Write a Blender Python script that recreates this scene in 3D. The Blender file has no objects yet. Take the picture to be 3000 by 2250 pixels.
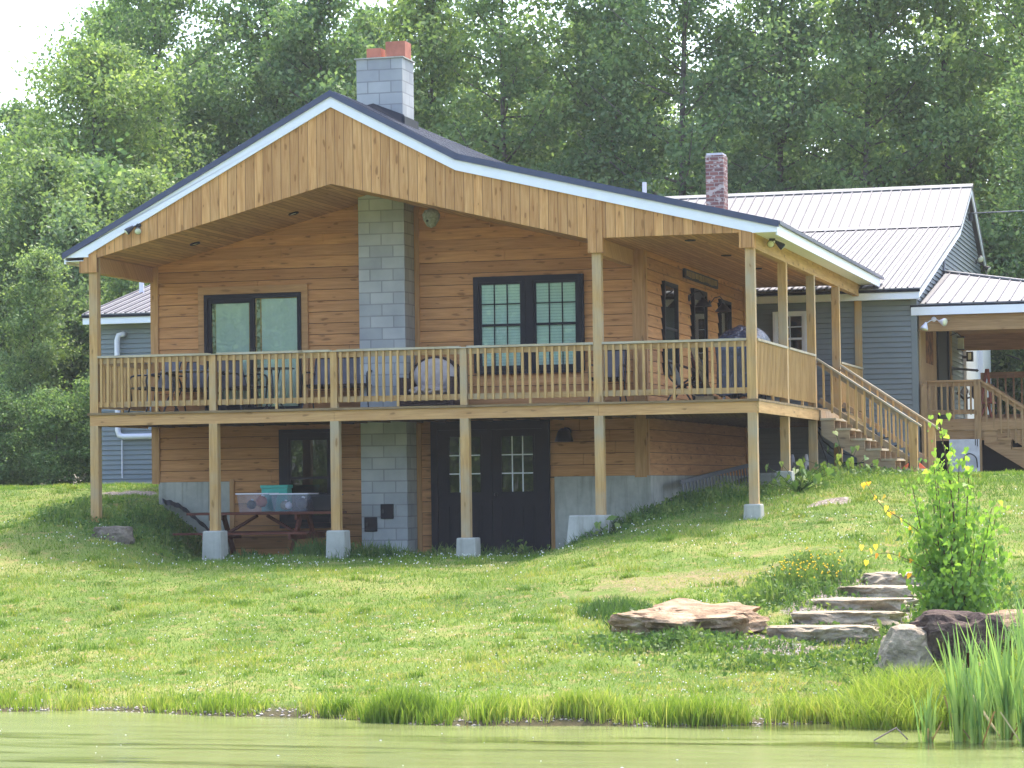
import bpy, math, random
import numpy as np
from mathutils import Vector, Matrix
R = math.radians
random.seed(7); rng = np.random.default_rng(7)
S = bpy.context.scene; COL = S.collection

# ---------------------------------------------------------------- camera
cam = bpy.data.objects.new("camera", bpy.data.cameras.new("camera")); COL.objects.link(cam)
cam.data.lens = 36*7999.4/3000; cam.data.sensor_width = 36; cam.data.clip_end = 2000; cam.data.clip_start = .5
YAW, PIT, ROL = 0.2640, 0.0378, -0.0138
def _axes():
    f = Vector((-math.sin(YAW)*math.cos(PIT), math.cos(YAW)*math.cos(PIT), math.sin(PIT)))
    r = Vector((math.cos(YAW), math.sin(YAW), 0)); u = r.cross(f)
    return r*math.cos(ROL)+u*math.sin(ROL), -r*math.sin(ROL)+u*math.cos(ROL), f
_r, _u, _f = _axes()
cam.matrix_world = Matrix(((_r.x,_u.x,-_f.x,18.357),(_r.y,_u.y,-_f.y,-41.378),(_r.z,_u.z,-_f.z,-1.307),(0,0,0,1)))
S.camera = cam

# ---------------------------------------------------------------- light
SUN_AZ, SUN_EL = R(13), R(62)          # azimuth from +Y (behind the house) towards +X
w = bpy.data.worlds.new("World"); S.world = w; w.use_nodes = True
nt = w.node_tree; bg = nt.nodes["Background"]; sky = nt.nodes.new("ShaderNodeTexSky")
sky.sky_type = 'NISHITA'; sky.sun_disc = False; sky.sun_elevation = SUN_EL; sky.sun_rotation = SUN_AZ
sky.air_density = 1.0; sky.dust_density = 3.5; sky.ozone_density = 1.0; sky.altitude = 200
nt.links.new(sky.outputs[0], bg.inputs[0]); bg.inputs[1].default_value = 0.15
sd = Vector((math.sin(SUN_AZ)*math.cos(SUN_EL), math.cos(SUN_AZ)*math.cos(SUN_EL), math.sin(SUN_EL)))
sun = bpy.data.objects.new("sun", bpy.data.lights.new("sun", 'SUN')); COL.objects.link(sun)
sun.data.energy = 1.5; sun.data.angle = R(7); sun.data.color = (1, .93, .83)
sun.rotation_euler = sd.to_track_quat('Z', 'Y').to_euler(); sun.location = sd*60
S.view_settings.view_transform = 'Standard'; S.view_settings.look = 'None'
S.view_settings.exposure = 2.15; S.view_settings.gamma = 1

# ---------------------------------------------------------------- helpers
def c(r, g, b):
    f = lambda x: ((x/255+.055)/1.055)**2.4 if x > 10 else x/255/12.92
    return (f(r), f(g), f(b), 1)
class G:
    """small node-graph helper"""
    def __init__(s, name):
        s.m = bpy.data.materials.new(name); s.m.use_nodes = True; s.t = s.m.node_tree; s.t.nodes.clear()
        s.out = s.t.nodes.new("ShaderNodeOutputMaterial")
    def n(s, typ, ins=None, **kw):
        nd = s.t.nodes.new(typ)
        for k, v in kw.items(): setattr(nd, k, v)
        for k, v in (ins or {}).items():
            if isinstance(v, bpy.types.NodeSocket): s.t.links.new(v, nd.inputs[k])
            else: nd.inputs[k].default_value = v
        return nd
    def math(s, op, a, b=0.0, c_=0.0):
        return s.n("ShaderNodeMath", {0: a, 1: b, 2: c_}, operation=op).outputs[0]
    def mix(s, fac, a, b, mode='MIX'):
        nd = s.n("ShaderNodeMix", data_type='RGBA', blend_type=mode)
        for i, v in ((0, fac), (6, a), (7, b)):
            if isinstance(v, bpy.types.NodeSocket): s.t.links.new(v, nd.inputs[i])
            else: nd.inputs[i].default_value = v
        return nd.outputs[2]
    def ramp(s, fac, stops):
        nd = s.n("ShaderNodeValToRGB", {0: fac}); e = nd.color_ramp.elements
        while len(e) < len(stops): e.new(.5)
        for x, (p, col) in zip(e, stops): x.position = p; x.color = col
        return nd.outputs[0]
    def pos(s, obj=False):
        if obj: return s.n("ShaderNodeTexCoord").outputs["Object"]
        return s.n("ShaderNodeNewGeometry").outputs["Position"]
    def noise(s, vec, scale, detail=3, rough=.55, out=0, dist=0.0):
        return s.n("ShaderNodeTexNoise", {"Vector": vec, "Scale": scale, "Detail": detail, "Roughness": rough, "Distortion": dist}).outputs[out]
    def vmul(s, vec, v):
        return s.n("ShaderNodeVectorMath", {0: vec, 1: v}, operation='MULTIPLY').outputs[0]
    def sep(s, v): return s.n("ShaderNodeSeparateXYZ", {0: v}).outputs
    def comb(s, x, y, z): return s.n("ShaderNodeCombineXYZ", {0: x, 1: y, 2: z}).outputs[0]
    def bsdf(s, col, rough=.6, spec=.3, metal=0.0, bump=None, bstr=.3, bdist=.01, trans=None, **ex):
        p = s.n("ShaderNodeBsdfPrincipled", {"Base Color": col, "Roughness": rough, "Specular IOR Level": spec, "Metallic": metal, **ex})
        if bump is not None:
            b = s.n("ShaderNodeBump", {"Height": bump, "Strength": bstr, "Distance": bdist}); s.t.links.new(b.outputs[0], p.inputs["Normal"])
        o = p.outputs[0]
        if trans is not None:
            tr = s.n("ShaderNodeBsdfTranslucent", {0: trans[1]})
            o = s.n("ShaderNodeMixShader", {0: trans[0], 1: o, 2: tr.outputs[0]}).outputs[0]
        s.t.links.new(o, s.out.inputs[0]); return s.m
def plain(name, col, rough=.6, spec=.3, metal=0.0, var=.12, scale=6.0, obj=False, bstr=.15):
    g = G(name); p = g.pos(obj); n = g.noise(p, scale, 4)
    dark = tuple(x*(1-var*1.6) for x in col[:3])+(1,); lite = tuple(min(1, x*(1+var)) for x in col[:3])+(1,)
    cc = g.ramp(n, [(.3, dark), (.7, lite)]); n2 = g.noise(p, scale*9, 2)
    return g.bsdf(cc, rough, spec, metal, bump=n2, bstr=bstr, bdist=.004)
def wood(name, light, dark, grain='x', plank=None, knot=.5, gap=True, obj=False, rough=.7, gray=None, streak=.5):
    """planked timber: grain axis, (plank axis, width, offset), knots, joints"""
    g = G(name); P = g.pos(obj); sp = g.sep(P); ax = 'xyz'.index(grain)
    u = sp[ax]; oth = [i for i in range(3) if i != ax]
    v = g.math('ADD', sp[oth[0]], sp[oth[1]])
    if plank:
        t = g.math('DIVIDE', g.math('SUBTRACT', sp['xyz'.index(plank[0])], plank[2]), plank[1])
        pid = g.math('FLOOR', t); fr = g.math('FRACT', t)
        wn = g.n("ShaderNodeTexWhiteNoise", {"W": pid}, noise_dimensions='1D'); rv = wn.outputs[0]
        u = g.math('ADD', u, g.math('MULTIPLY', rv, 37.0))
    else:
        rv = g.noise(g.comb(g.math('MULTIPLY', u, .15), g.math('MULTIPLY', v, 1.2), 0), 1.0, 1); fr = None
    vec = g.comb(g.math('MULTIPLY', u, 1.0), g.math('MULTIPLY', v, 14.0), g.math('MULTIPLY', rv, 9.0))
    n1 = g.noise(vec, 1.6, 5, .6, dist=.6)
    vec2 = g.comb(g.math('MULTIPLY', u, 2.5), g.math('MULTIPLY', v, 60.0), 0)
    n2 = g.noise(vec2, 1.5, 3)
    col = g.ramp(n1, [(.28, dark), (.5, tuple((a+b)/2 for a, b in zip(light, dark))), (.72, light)])
    col = g.mix(g.math('MULTIPLY', n2, .35), col, dark)
    # per plank tint
    tint = g.ramp(rv, [(0, (.74, .70, .66, 1)), (.5, (.95, .95, .95, 1)), (1, (1.16, 1.14, 1.08, 1))])
    col = g.mix(.85, col, tint, 'MULTIPLY')
    if gray is not None:
        n3 = g.noise(P, 1.3, 4); col = g.mix(g.ramp(n3, [(.42, (0,0,0,1)), (.68, (.7,.7,.7,1))]), col, gray)
    bump = n1
    if knot:
        kv = g.comb(g.math('MULTIPLY', u, 1.9), g.math('MULTIPLY', v, 6.0), 0)
        kv = g.n("ShaderNodeVectorMath", {0: kv, 1: g.vmul(g.noise(kv, 2.5, 2, out=1), (.35,.35,0))}, operation='ADD').outputs[0]
        vo = g.n("ShaderNodeTexVoronoi", {"Vector": kv, "Scale": 1.0}, voronoi_dimensions='2D')
        d = vo.outputs["Distance"]; csep = g.n("ShaderNodeSeparateColor", {0: vo.outputs["Color"]}).outputs
        on = g.math('LESS_THAN', csep[0], knot)
        size = g.math('MULTIPLY_ADD', csep[1], .13, .06)
        k = g.math('SUBTRACT', 1.0, g.n("ShaderNodeMapRange", {0: d, 1: g.math('MULTIPLY', size, .35), 2: size}, interpolation_type='SMOOTHSTEP').outputs[0])
        k = g.math('MULTIPLY', g.math('MULTIPLY', k, on), .8)
        col = g.mix(k, col, tuple(x*.33 for x in dark[:3])+(1,))
        halo = g.math('SUBTRACT', 1.0, g.n("ShaderNodeMapRange", {0: d, 1: 0.0, 2: .42}).outputs[0])
        col = g.mix(g.math('MULTIPLY', g.math('MULTIPLY', halo, on), .45), col, dark)
    if plank and gap:
        e = g.math('LESS_THAN', g.math('MINIMUM', fr, g.math('SUBTRACT', 1.0, fr)), .028*0.14/plank[1]+.012)
        col = g.mix(g.math('MULTIPLY', e, .65), col, tuple(x*.22 for x in dark[:3])+(1,))
    return g.bsdf(col, rough, .25, bump=bump, bstr=.25, bdist=.004)
def blocks(name, c1, c2, mortar, bw, bh, ms=.012, spot=None, rough=.85):
    g = G(name); s_ = g.sep(g.pos())
    vec = g.comb(g.math('ADD', s_[0], s_[1]), s_[2], 0)
    br = g.n("ShaderNodeTexBrick", {"Vector": vec, "Color1": c1, "Color2": c2, "Mortar": mortar, "Scale": 1.0, "Mortar Size": ms, "Mortar Smooth": .3, "Bias": 0.0, "Brick Width": bw, "Row Height": bh})
    col = br.outputs[0]; n = g.noise(g.pos(), 2.2, 5)
    col = g.mix(.45, col, g.ramp(n, [(.3, (.62,.63,.66,1)), (.7, (1.2,1.2,1.15,1))]), 'MULTIPLY')
    if spot is not None:
        n2 = g.noise(g.vmul(g.pos(), (1,1,1.8)), 6.0, 2)
        col = g.mix(g.ramp(n2, [(.56, (0,0,0,1)), (.60, (.85,.85,.85,1))]), col, spot)
    h = g.math('ADD', br.outputs[1], g.math('MULTIPLY', g.noise(g.pos(), 90, 2), -.3))
    return g.bsdf(col, rough, .2, bump=g.math('MULTIPLY', h, -1.0), bstr=.5, bdist=.008)

# ---- materials
M = {}
def LM():
    M['gable'] = wood('gable_boards', c(224,176,120), c(180,126,74), 'z', ('x', .153, .01), .8)
    M['siding'] = wood('stained_siding', c(222,164,108), c(180,124,76), 'x', ('z', .19, .0), .9, gap=False)
    M['siding_y'] = wood('stained_siding_side', c(224,166,110), c(182,126,78), 'y', ('z', .19, .0), .75, gap=False)
    M['ceil'] = wood('porch_ceiling_boards', c(214,166,114), c(172,124,80), 'y', ('x', .095, .0), .35)
    M['trim'] = wood('stained_trim', c(214,166,114), c(176,128,82), 'z', None, .3)
    M['trim_x'] = wood('stained_trim_across', c(214,166,114), c(176,128,82), 'x', None, .3)
    M['post'] = wood('treated_post', c(220,180,120), c(178,136,84), 'z', None, .35, gray=c(168,160,140))
    M['rim'] = wood('treated_rim_board', c(220,176,122), c(180,134,86), 'x', None, .6)
    M['rim_y'] = wood('treated_rim_board_side', c(220,180,124), c(180,138,86), 'y', None, .6)
    M['rail'] = wood('treated_rail', c(216,178,124), c(174,134,86), 'x', None, .3, gray=c(176,164,140))
    M['cap'] = wood('weathered_rail_cap', c(206,192,164), c(164,146,116), 'x', None, .2, gray=c(186,180,168))
    M['bal'] = wood('baluster_wood', c(218,180,124), c(176,138,86), 'z', None, .2)
    M['oldwood'] = wood('older_porch_wood', c(190,156,114), c(142,110,76), 'z', None, .35)
    M['oldwood_x'] = wood('older_porch_wood_across', c(194,156,114), c(144,110,76), 'x', None, .4)
    M['stairw'] = wood('weathered_stair_wood', c(196,170,134), c(146,120,92), 'x', None, .3, gray=c(150,140,128))
    M['deck'] = wood('deck_boards', c(176,150,112), c(120,98,68), 'x', ('y', .14, .0), .2)
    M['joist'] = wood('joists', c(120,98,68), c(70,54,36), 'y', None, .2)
    M['picnic'] = wood('picnic_table_wood', c(128,72,56), c(76,40,32), 'x', None, .2, obj=True)
    M['plankold'] = wood('loose_board', c(190,166,124), c(130,108,74), 'x', None, .3, obj=True)
    M['block'] = blocks('concrete_blocks', c(162,163,164), c(182,182,180), c(150,150,150), .405, .196)
    M['brick'] = blocks('red_bricks', c(152,102,94), c(120,84,84), c(160,148,144), .21, .085, .012, spot=c(190,178,172))
    M['clay'] = plain('clay_flue', c(186,120,100), .8, .2)
    M['black'] = plain('black_trim', c(24,26,36), .5, .2, var=.08)
    M['door'] = plain('black_door_paint', c(26,28,36), .55, .2, var=.1)
    M['metalblk'] = plain('black_metal', c(34,34,40), .38, .5, obj=True)
    M['roofedge'] = plain('dark_metal_trim', c(66,72,98), .38, .5, var=.06)
    M['roofm'] = plain('dark_metal_roof', c(58,60,74), .32, .6, var=.05)
    M['white'] = plain('white_trim', c(238,238,246), .5, .4, var=.02)
    M['plastic'] = plain('white_plastic', c(226,222,232), .4, .4, var=.02, obj=True)
    M['rib'] = plain('metal_roof_rib_shaded', c(100,97,102), .55, .3, var=.05)  # darker than the roof sheet: shade on the rib sides put into the colour
    M['groof'] = plain('pale_metal_roof', c(126,125,125), .6, .25, metal=0.0, var=.05, scale=1.2)
    M['gsid'] = plain('gray_vinyl_siding', c(124,131,134), .55, .3, var=.05, scale=1.5)
    M['tarp'] = plain('black_fabric', c(30,32,40), .5, .4, obj=True)
    M['cablem'] = plain('gray_cable', c(120,122,128), .5, .3, obj=True)
    M['alu'] = plain('aluminium', c(128,130,136), .45, .5, metal=.3, obj=True)
    M['sling'] = plain('sling_fabric', c(104,101,108), .8, .2, obj=True)
    M['wicker'] = plain('brown_wicker', c(70,52,50), .7, .3, var=.4, scale=40, obj=True)
    M['cushion'] = plain('beige_cushion', c(192,178,172), .9, .1, var=.1, scale=9, obj=True)
    M['nest'] = plain('paper_nest', c(150,150,138), .9, .1, var=.25, scale=18, obj=True)
    M['lampglass'] = plain('floodlight_glass', c(222,224,196), .25, .5, obj=True)
    M['redp'] = plain('faded_red', c(168,98,82), .6, .3, obj=True)
    M['teal'] = plain('teal_plastic', c(70,176,160), .45, .4, obj=True)
    M['orange'] = plain('orange_plastic', c(226,110,70), .5, .4, obj=True)
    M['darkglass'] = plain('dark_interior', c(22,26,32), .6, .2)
    M['whitep'] = plain('white_paint_old', c(210,208,214), .6, .3, obj=True)
    # concrete
    def conc(name, base, obj=False):
        g = G(name); P = g.pos(obj); n = g.noise(P, 2.0, 6, .65); n2 = g.noise(P, 45, 3)
        st = g.noise(g.vmul(P, (6, 6, .7)), 1.5, 4)
        cc = g.ramp(n, [(.3, tuple(x*.72 for x in base[:3])+(1,)), (.68, tuple(min(1, x*1.12) for x in base[:3])+(1,))])
        cc = g.mix(g.ramp(st, [(.5, (0,0,0,1)), (.72, (.45,.45,.45,1))]), cc, c(120,120,108))
        return g.bsdf(cc, .9, .15, bump=n2, bstr=.4, bdist=.006)
    M['conc'] = conc('concrete', c(184,182,170)); M['conc2'] = conc('footing_concrete', c(178,176,166), True)
    # cover of the grill: glossy black film, wrinkled
    g = G('shiny_black_cover'); P = g.pos(True); n = g.noise(g.vmul(P, (1,1,.5)), 7, 4, dist=1.2)
    M['cover'] = g.bsdf(c(58,64,80), .26, .8, bump=n, bstr=1.0, bdist=.06)
    # curtain
    g = G('curtain_cloth'); s_ = g.sep(g.pos()); wv = g.noise(g.comb(g.math('MULTIPLY', s_[0], 9.0), 0, g.math('MULTIPLY', s_[2], .35)), 1.2, 4, .6)
    M['curtain'] = g.bsdf(g.ramp(wv, [(0, c(200,208,200)), (1, c(226,230,222))]), .9, .1, bump=wv, bstr=.3, bdist=.01)
    g = G('patterned_curtain'); ck = g.noise(g.pos(), 16, 2)
    M['curtain2'] = g.bsdf(g.ramp(ck, [(.42, c(92,84,66)), (.55, c(176,176,156))]), .9, .1)
    g = G('window_blinds'); s_ = g.sep(g.pos()); fr = g.math('FRACT', g.math('MULTIPLY', s_[2], 20.0))
    M['blind'] = g.bsdf(g.ramp(fr, [(0, c(150,176,176)), (.25, c(214,230,226)), (1, c(224,236,232))]), .6, .3, bump=fr, bstr=.5, bdist=.01)
    # glass: clear with a strong mirror part
    def glass(name, refl, tint=(1,1,1,1), rough=0.0):
        g = G(name); tr = g.n("ShaderNodeBsdfTransparent", {0: tint}); gl = g.n("ShaderNodeBsdfGlossy", {0: (.95,1,.97,1), 1: rough})
        lw = g.n("ShaderNodeFresnel", {0: 1.5}).outputs[0]
        mx = g.n("ShaderNodeMixShader", {0: g.math('ADD', lw, refl), 1: tr.outputs[0], 2: gl.outputs[0]})
        g.t.links.new(mx.outputs[0], g.out.inputs[0]); return g.m
    M['glass'] = glass('window_glass', .05, (.95,.98,.96,1)); M['glassd'] = glass('door_glass', .03, (.5,.55,.55,1))
    g = G('frosted_clear_plastic'); tr = g.n("ShaderNodeBsdfTransparent", {0: (.90,.90,.95,1)}); df = g.n("ShaderNodeBsdfPrincipled", {"Base Color": c(204,204,214), "Roughness": .25})
    mx = g.n("ShaderNodeMixShader", {0: .2, 1: tr.outputs[0], 2: df.outputs[0]}); g.t.links.new(mx.outputs[0], g.out.inputs[0]); M['bin'] = g.m
    # rocks
    def rock(name, a, b, cc_, sc=3.0):
        g = G(name); P = g.pos(True); n = g.noise(g.vmul(P, (1,1,2.6)), sc, 6, .65, dist=.8); n2 = g.noise(P, sc*9, 4)
        col = g.ramp(n, [(.25, a), (.48, b), (.72, cc_)]); col = g.mix(.4, col, g.ramp(n2, [(.3,(.5,.5,.5,1)),(.7,(1.3,1.3,1.3,1))]), 'MULTIPLY')
        return g.bsdf(col, .9, .15, bump=g.math('ADD', n, g.math('MULTIPLY', n2, .4)), bstr=.9, bdist=.05)
    M['rust'] = rock('rusty_rock', c(88,72,60), c(150,124,98), c(184,166,140))
    M['grock'] = rock('gray_rock', c(78,72,64), c(120,110,98), c(160,148,132))
    M['wrock'] = rock('pale_rock', c(112,102,88), c(160,146,126), c(196,180,154))
    M['drock'] = rock('dark_layered_rock', c(44,38,38), c(86,72,66), c(124,108,92), 4.5)
    # leaves, grass: per-face value in attribute 'lv'
    def leaf(name, a, b, d, tw=.45, tcol=None, rnd=.14, rough=.5):
        g = G(name); at = g.n("ShaderNodeAttribute", attribute_name='lv').outputs["Fac"]
        col = g.ramp(at, [(0, a), (.5, b), (1, d)])
        oi = g.n("ShaderNodeObjectInfo").outputs["Random"]
        t = g.ramp(oi, [(0, (1-rnd, 1-rnd*.8, 1, 1)), (.5, (1,1,1,1)), (1, (1+rnd*1.2, 1+rnd*.6, 1-rnd*.5, 1))])
        col = g.mix(1.0, col, t, 'MULTIPLY')
        tc = g.mix(1.0, col, tcol or (1.35, 1.42, .8, 1), 'MULTIPLY')
        return g.bsdf(col, rough, .25, trans=(tw, tc))
    M['leaf'] = leaf('tree_leaves', c(80,108,72), c(114,140,92), c(152,172,114), .46)
    M['leafl'] = leaf('young_tree_leaves', c(86,110,78), c(120,142,96), c(154,172,118), .44)
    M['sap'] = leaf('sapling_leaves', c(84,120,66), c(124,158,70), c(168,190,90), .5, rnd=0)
    M['yleaf'] = leaf('yellow_leaves', c(220,150,70), c(222,196,80), c(226,206,110), .5, (1.4,1.2,.6,1), rnd=0)
    M['grass'] = leaf('lawn_grass', c(74,104,42), c(112,140,56), c(172,166,94), .36, rnd=0)
    M['tall'] = leaf('shore_grass', c(100,128,50), c(138,158,66), c(180,178,106), .40, rnd=0)
    M['weed'] = leaf('weeds', c(60,88,48), c(96,124,64), c(146,158,88), .38, rnd=0)
    M['cat'] = leaf('cattail_leaves', c(92,126,80), c(124,154,96), c(162,180,110), .4, rnd=0)
    M['straw'] = leaf('dry_stalks', c(120,96,62), c(176,152,104), c(206,190,150), .2, (1,1,1,1), rnd=0)
    M['flower'] = plain('clover_white', c(226,228,222), .8, .1)
    M['yflower'] = plain('yellow_petals', c(226,190,60), .8, .1)
    M['bark'] = plain('bark', c(104,98,92), .9, .1, var=.35, scale=5, bstr=.8)
    M['sapbark'] = plain('sapling_bark', c(96,74,66), .9, .1, var=.2, scale=20)
    M['head'] = plain('cattail_head', c(66,40,28), .9, .1)
    M['gravel'] = None
LM()

class MB:
    def __init__(s): s.v = []; s.f = []
    def add(s, vs, fs):
        o = len(s.v); s.v += [tuple(v) for v in vs]; s.f += [tuple(i+o for i in f) for f in fs]; return s
    def box(s, x0, x1, y0, y1, z0, z1):
        return s.add([(x0,y0,z0),(x1,y0,z0),(x1,y1,z0),(x0,y1,z0),(x0,y0,z1),(x1,y0,z1),(x1,y1,z1),(x0,y1,z1)],
                     [(0,3,2,1),(4,5,6,7),(0,1,5,4),(1,2,6,5),(2,3,7,6),(3,0,4,7)])
    def prism(s, pts, vec):
        n = len(pts); a = [Vector(p) for p in pts]; b = [p+Vector(vec) for p in a]
        return s.add(a+b, [tuple(range(n)), tuple(range(2*n-1, n-1, -1))]+[(i, i+n, (i+1) % n+n, (i+1) % n) for i in range(n)])
    def xz(s, pts, y0, y1): return s.prism([(x, y0, z) for x, z in pts], (0, y1-y0, 0))
    def beam(s, p, q, w_, h, up=(0,0,1)):
        p = Vector(p); q = Vector(q); d = (q-p).normalized(); u = Vector(up); r = d.cross(u)
        if r.length < 1e-4: r = d.cross(Vector((0,1,0)))
        r.normalize(); u = r.cross(d).normalized(); r *= w_/2; u *= h/2
        vs = [p-r-u, p+r-u, p+r+u, p-r+u, q-r-u, q+r-u, q+r+u, q-r+u]
        return s.add(vs, [(0,1,2,3),(7,6,5,4),(0,4,5,1),(1,5,6,2),(2,6,7,3),(3,7,4,0)])
    def tube(s, path, r, n=8, taper=1.0):
        P = [Vector(p) for p in path]; L = len(P); rings = []; vs = []
        nrm = None
        for i, p in enumerate(P):
            d = (P[min(i+1, L-1)]-P[max(i-1, 0)]).normalized()
            if nrm is None: nrm = d.orthogonal().normalized()
            else: nrm = (nrm-d*nrm.dot(d)).normalized()
            b = d.cross(nrm); rr = r*(1+(taper-1)*i/max(1, L-1))
            for k in range(n):
                a = 2*math.pi*k/n; vs.append(p+(nrm*math.cos(a)+b*math.sin(a))*rr)
        fs = [(i*n+k, i*n+(k+1) % n, (i+1)*n+(k+1) % n, (i+1)*n+k) for i in range(L-1) for k in range(n)]
        fs += [tuple(range(n-1, -1, -1)), tuple((L-1)*n+k for k in range(n))]
        return s.add(vs, fs)
    def lathe(s, prof, cen=(0,0,0), axis=(0,0,1), n=16):
        cen = Vector(cen); ax = Vector(axis).normalized(); a = ax.orthogonal().normalized(); b = ax.cross(a); vs = []
        for r, h in prof:
            for k in range(n):
                t = 2*math.pi*k/n; vs.append(cen+ax*h+(a*math.cos(t)+b*math.sin(t))*max(r, 1e-4))
        L = len(prof)
        fs = [(i*n+k, i*n+(k+1) % n, (i+1)*n+(k+1) % n, (i+1)*n+k) for i in range(L-1) for k in range(n)]
        fs += [tuple(range(n-1, -1, -1)), tuple((L-1)*n+k for k in range(n))]
        return s.add(vs, fs)
ORG = {}
def mesh_np(name, V, F, attr=None, smooth=False):
    """V (n,3), F (m,k) arrays"""
    me = bpy.data.meshes.new(name); m, k = F.shape
    me.vertices.add(len(V)); me.vertices.foreach_set("co", V.astype(np.float32).ravel())
    me.loops.add(m*k); me.loops.foreach_set("vertex_index", F.astype(np.int32).ravel())
    me.polygons.add(m); me.polygons.foreach_set("loop_start", np.arange(0, m*k, k, dtype=np.int32))
    try: me.polygons.foreach_set("loop_total", np.full(m, k, dtype=np.int32))
    except Exception: pass
    if attr is not None:
        a = me.attributes.new('lv', 'FLOAT', 'FACE'); a.data.foreach_set("value", attr.astype(np.float32))
    if smooth: me.polygons.foreach_set("use_smooth", np.ones(m, dtype=bool))
    me.update(calc_edges=True); me.validate(); return me
def link(name, me, mat, parent=None, label=None):
    o = bpy.data.objects.new(name, me); COL.objects.link(o)
    if mat is not None and not me.materials: me.materials.append(mat)
    if parent is not None: o.parent = parent
    if label: o['label'] = label
    return o
def part(name, mb, mat, parent=None, label=None, smooth=False, bevel=0, local=False):
    org = ORG.get(parent, Vector((0,0,0))) if not local else Vector((0,0,0))
    me = bpy.data.meshes.new(name); me.from_pydata([(v[0]-org.x, v[1]-org.y, v[2]-org.z) for v in mb.v], [], mb.f); me.update()
    if smooth:
        for p in me.polygons: p.use_smooth = True
    o = link(name, me, M[mat] if isinstance(mat, str) else mat, parent, label); ORG[o] = org
    if bevel:
        b = o.modifiers.new('bevel', 'BEVEL'); b.width = bevel; b.segments = 2; b.limit_method = 'ANGLE'
    return o
def thing(name, label, cat, loc=(0,0,0), group=None, rot=0):
    o = bpy.data.objects.new(name, None); COL.objects.link(o); o.location = loc; o.rotation_euler = (0,0,rot)
    o.empty_display_size = .2
    o['label'] = label; o['category'] = cat
    if group: o['group'] = group
    ORG[o] = Vector(loc); return o
def tag(o, label, cat, group=None):
    o['label'] = label; o['category'] = cat
    if group: o['group'] = group
    return o
def struct(o, kind='structure', label=None, cat=None):
    o['kind'] = kind
    if label: o['label'] = label
    if cat: o['category'] = cat
    return o
def dup(root, loc, rot=None, label=None, scale=None):
    r = root.copy(); COL.objects.link(r); r.location = loc
    if rot is not None: r.rotation_euler = (0,0,rot)
    if scale: r.scale = scale
    if label: r['label'] = label
    for ch in list(root.children):
        k = ch.copy(); COL.objects.link(k); k.parent = r
        for g_ in ch.children:
            q = g_.copy(); COL.objects.link(q); q.parent = k
    return r
B = lambda *a: MB().box(*a)
# ================================================================ TERRAIN
def smin(a, b, k=.25):
    h = np.clip(.5+.5*(b-a)/k, 0, 1); return b+(a-b)*h-k*h*(1-h)
def shoreY(x): return -13.3-.24*(x-4.8)+1.35*sst(8.5,16.5,x)+.22*np.sin(x*.9+1)+.12*np.sin(x*2.3)
def sst(a, b, x):
    t = np.clip((x-a)/(b-a), 0, 1); return t*t*(3-2*t)
def ground(x, y):
    x = np.asarray(x, float); y = np.asarray(y, float)
    s = y-shoreY(x); sl = .128+.034*sst(4, -1, x)+.008*sst(9, 13, x)
    A = np.where(s < 0, -3.66+.35*s, -3.66+sl*s); A = np.maximum(A, -4.8)
    Cc = -2.42+(.5+.11*np.clip(y, 0, 3))*np.maximum(0, np.maximum(1.75-x-.12*y, x-8.0))+np.maximum(0, y-3.2)*.6
    z = smin(A, Cc, .3); z = smin(z, -1.2+0*z, .3)
    z = z-.16*np.exp(-((x-10.95)**2+(y+.1)**2)/.5)
    z = z-.34*sst(8.7,9.0,x)*sst(10.9,10.5,x)*sst(2.2,3.2,y)*sst(10.5,8.5,y)
    z = z+.03*np.sin(x*1.3+y*.7)*np.sin(y*1.1-x*.4)+.015*np.sin(x*3.1)*np.sin(y*2.7)
    z = z+(.014*np.sin(x*7.3+y*3.1)*np.sin(y*6.1-x*2.2)+.010*np.sin(x*13.7-y*5)*np.sin(y*11.3+x*3))*np.clip((s-.4)*2, 0, 1)
    far = sst(-30, -36, y); z = np.where(y < -30, z*(1-far)+(-3.0)*far, z)
    return z
def gz(x, y): return float(ground(x, y))
# patches of bare soil / gravel (0..1)
def blob(x, y, cx, cy, rx, ry, a=0):
    ca, sa = math.cos(a), math.sin(a); u = ((x-cx)*ca+(y-cy)*sa)/rx; v = (-(x-cx)*sa+(y-cy)*ca)/ry
    wob = .25*np.sin(x*5+y*3)+.2*np.sin(x*9-y*7)
    return np.clip(1.6*(1-(u*u+v*v)+wob*.8), 0, 1)
def bare(x, y):
    m = blob(x, y, 13.6, -8.0, .85, 2.5, .05)          # path of the stone steps
    m = np.maximum(m, blob(x, y, 12.6, -10.6, 1.2, .7, 0)*.9)
    m = np.maximum(m, blob(x, y, 12.0, .8, .42, .5, .2)*.7)
    m = np.maximum(m, blob(x, y, -.6, 2.9, .5, .55, 0)*.9)
    m = np.maximum(m, blob(x, y, 14.6, -12.9, .5, .35, 0)*.7)
    return m
def worn(x, y):
    m = blob(x, y, 11.2, -6.2, 1.9, 1.0, .5)*.75
    m = np.maximum(m, blob(x, y, 10.6, -7.3, 1.0, .5, .3)*.55)
    m = np.maximum(m, blob(x, y, 12.2, -4.0, .9, .5, .1)*.5)
    m = np.maximum(m, blob(x, y, 9.0, -9.3, .5, .25, .1)*.6)
    m = np.maximum(m, blob(x, y, 9.6, -5.2, 1.3, .5, .2)*.35)
    return m
xs = np.concatenate([[-300,-200,-140,-80,-50,-35,-25,-18,-13], np.arange(-9, 24, .11), [25,28,33,40,55,80,130,200,300]])
ys = np.concatenate([[-300,-200,-110,-70,-50,-42,-38,-35,-32,-29,-25,-21], np.arange(-18, 13, .11), [14,16,19,23,28,35,45,60,90,150,220,300]])
XX, YY = np.meshgrid(xs, ys); ZZ = ground(XX, YY)
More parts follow.
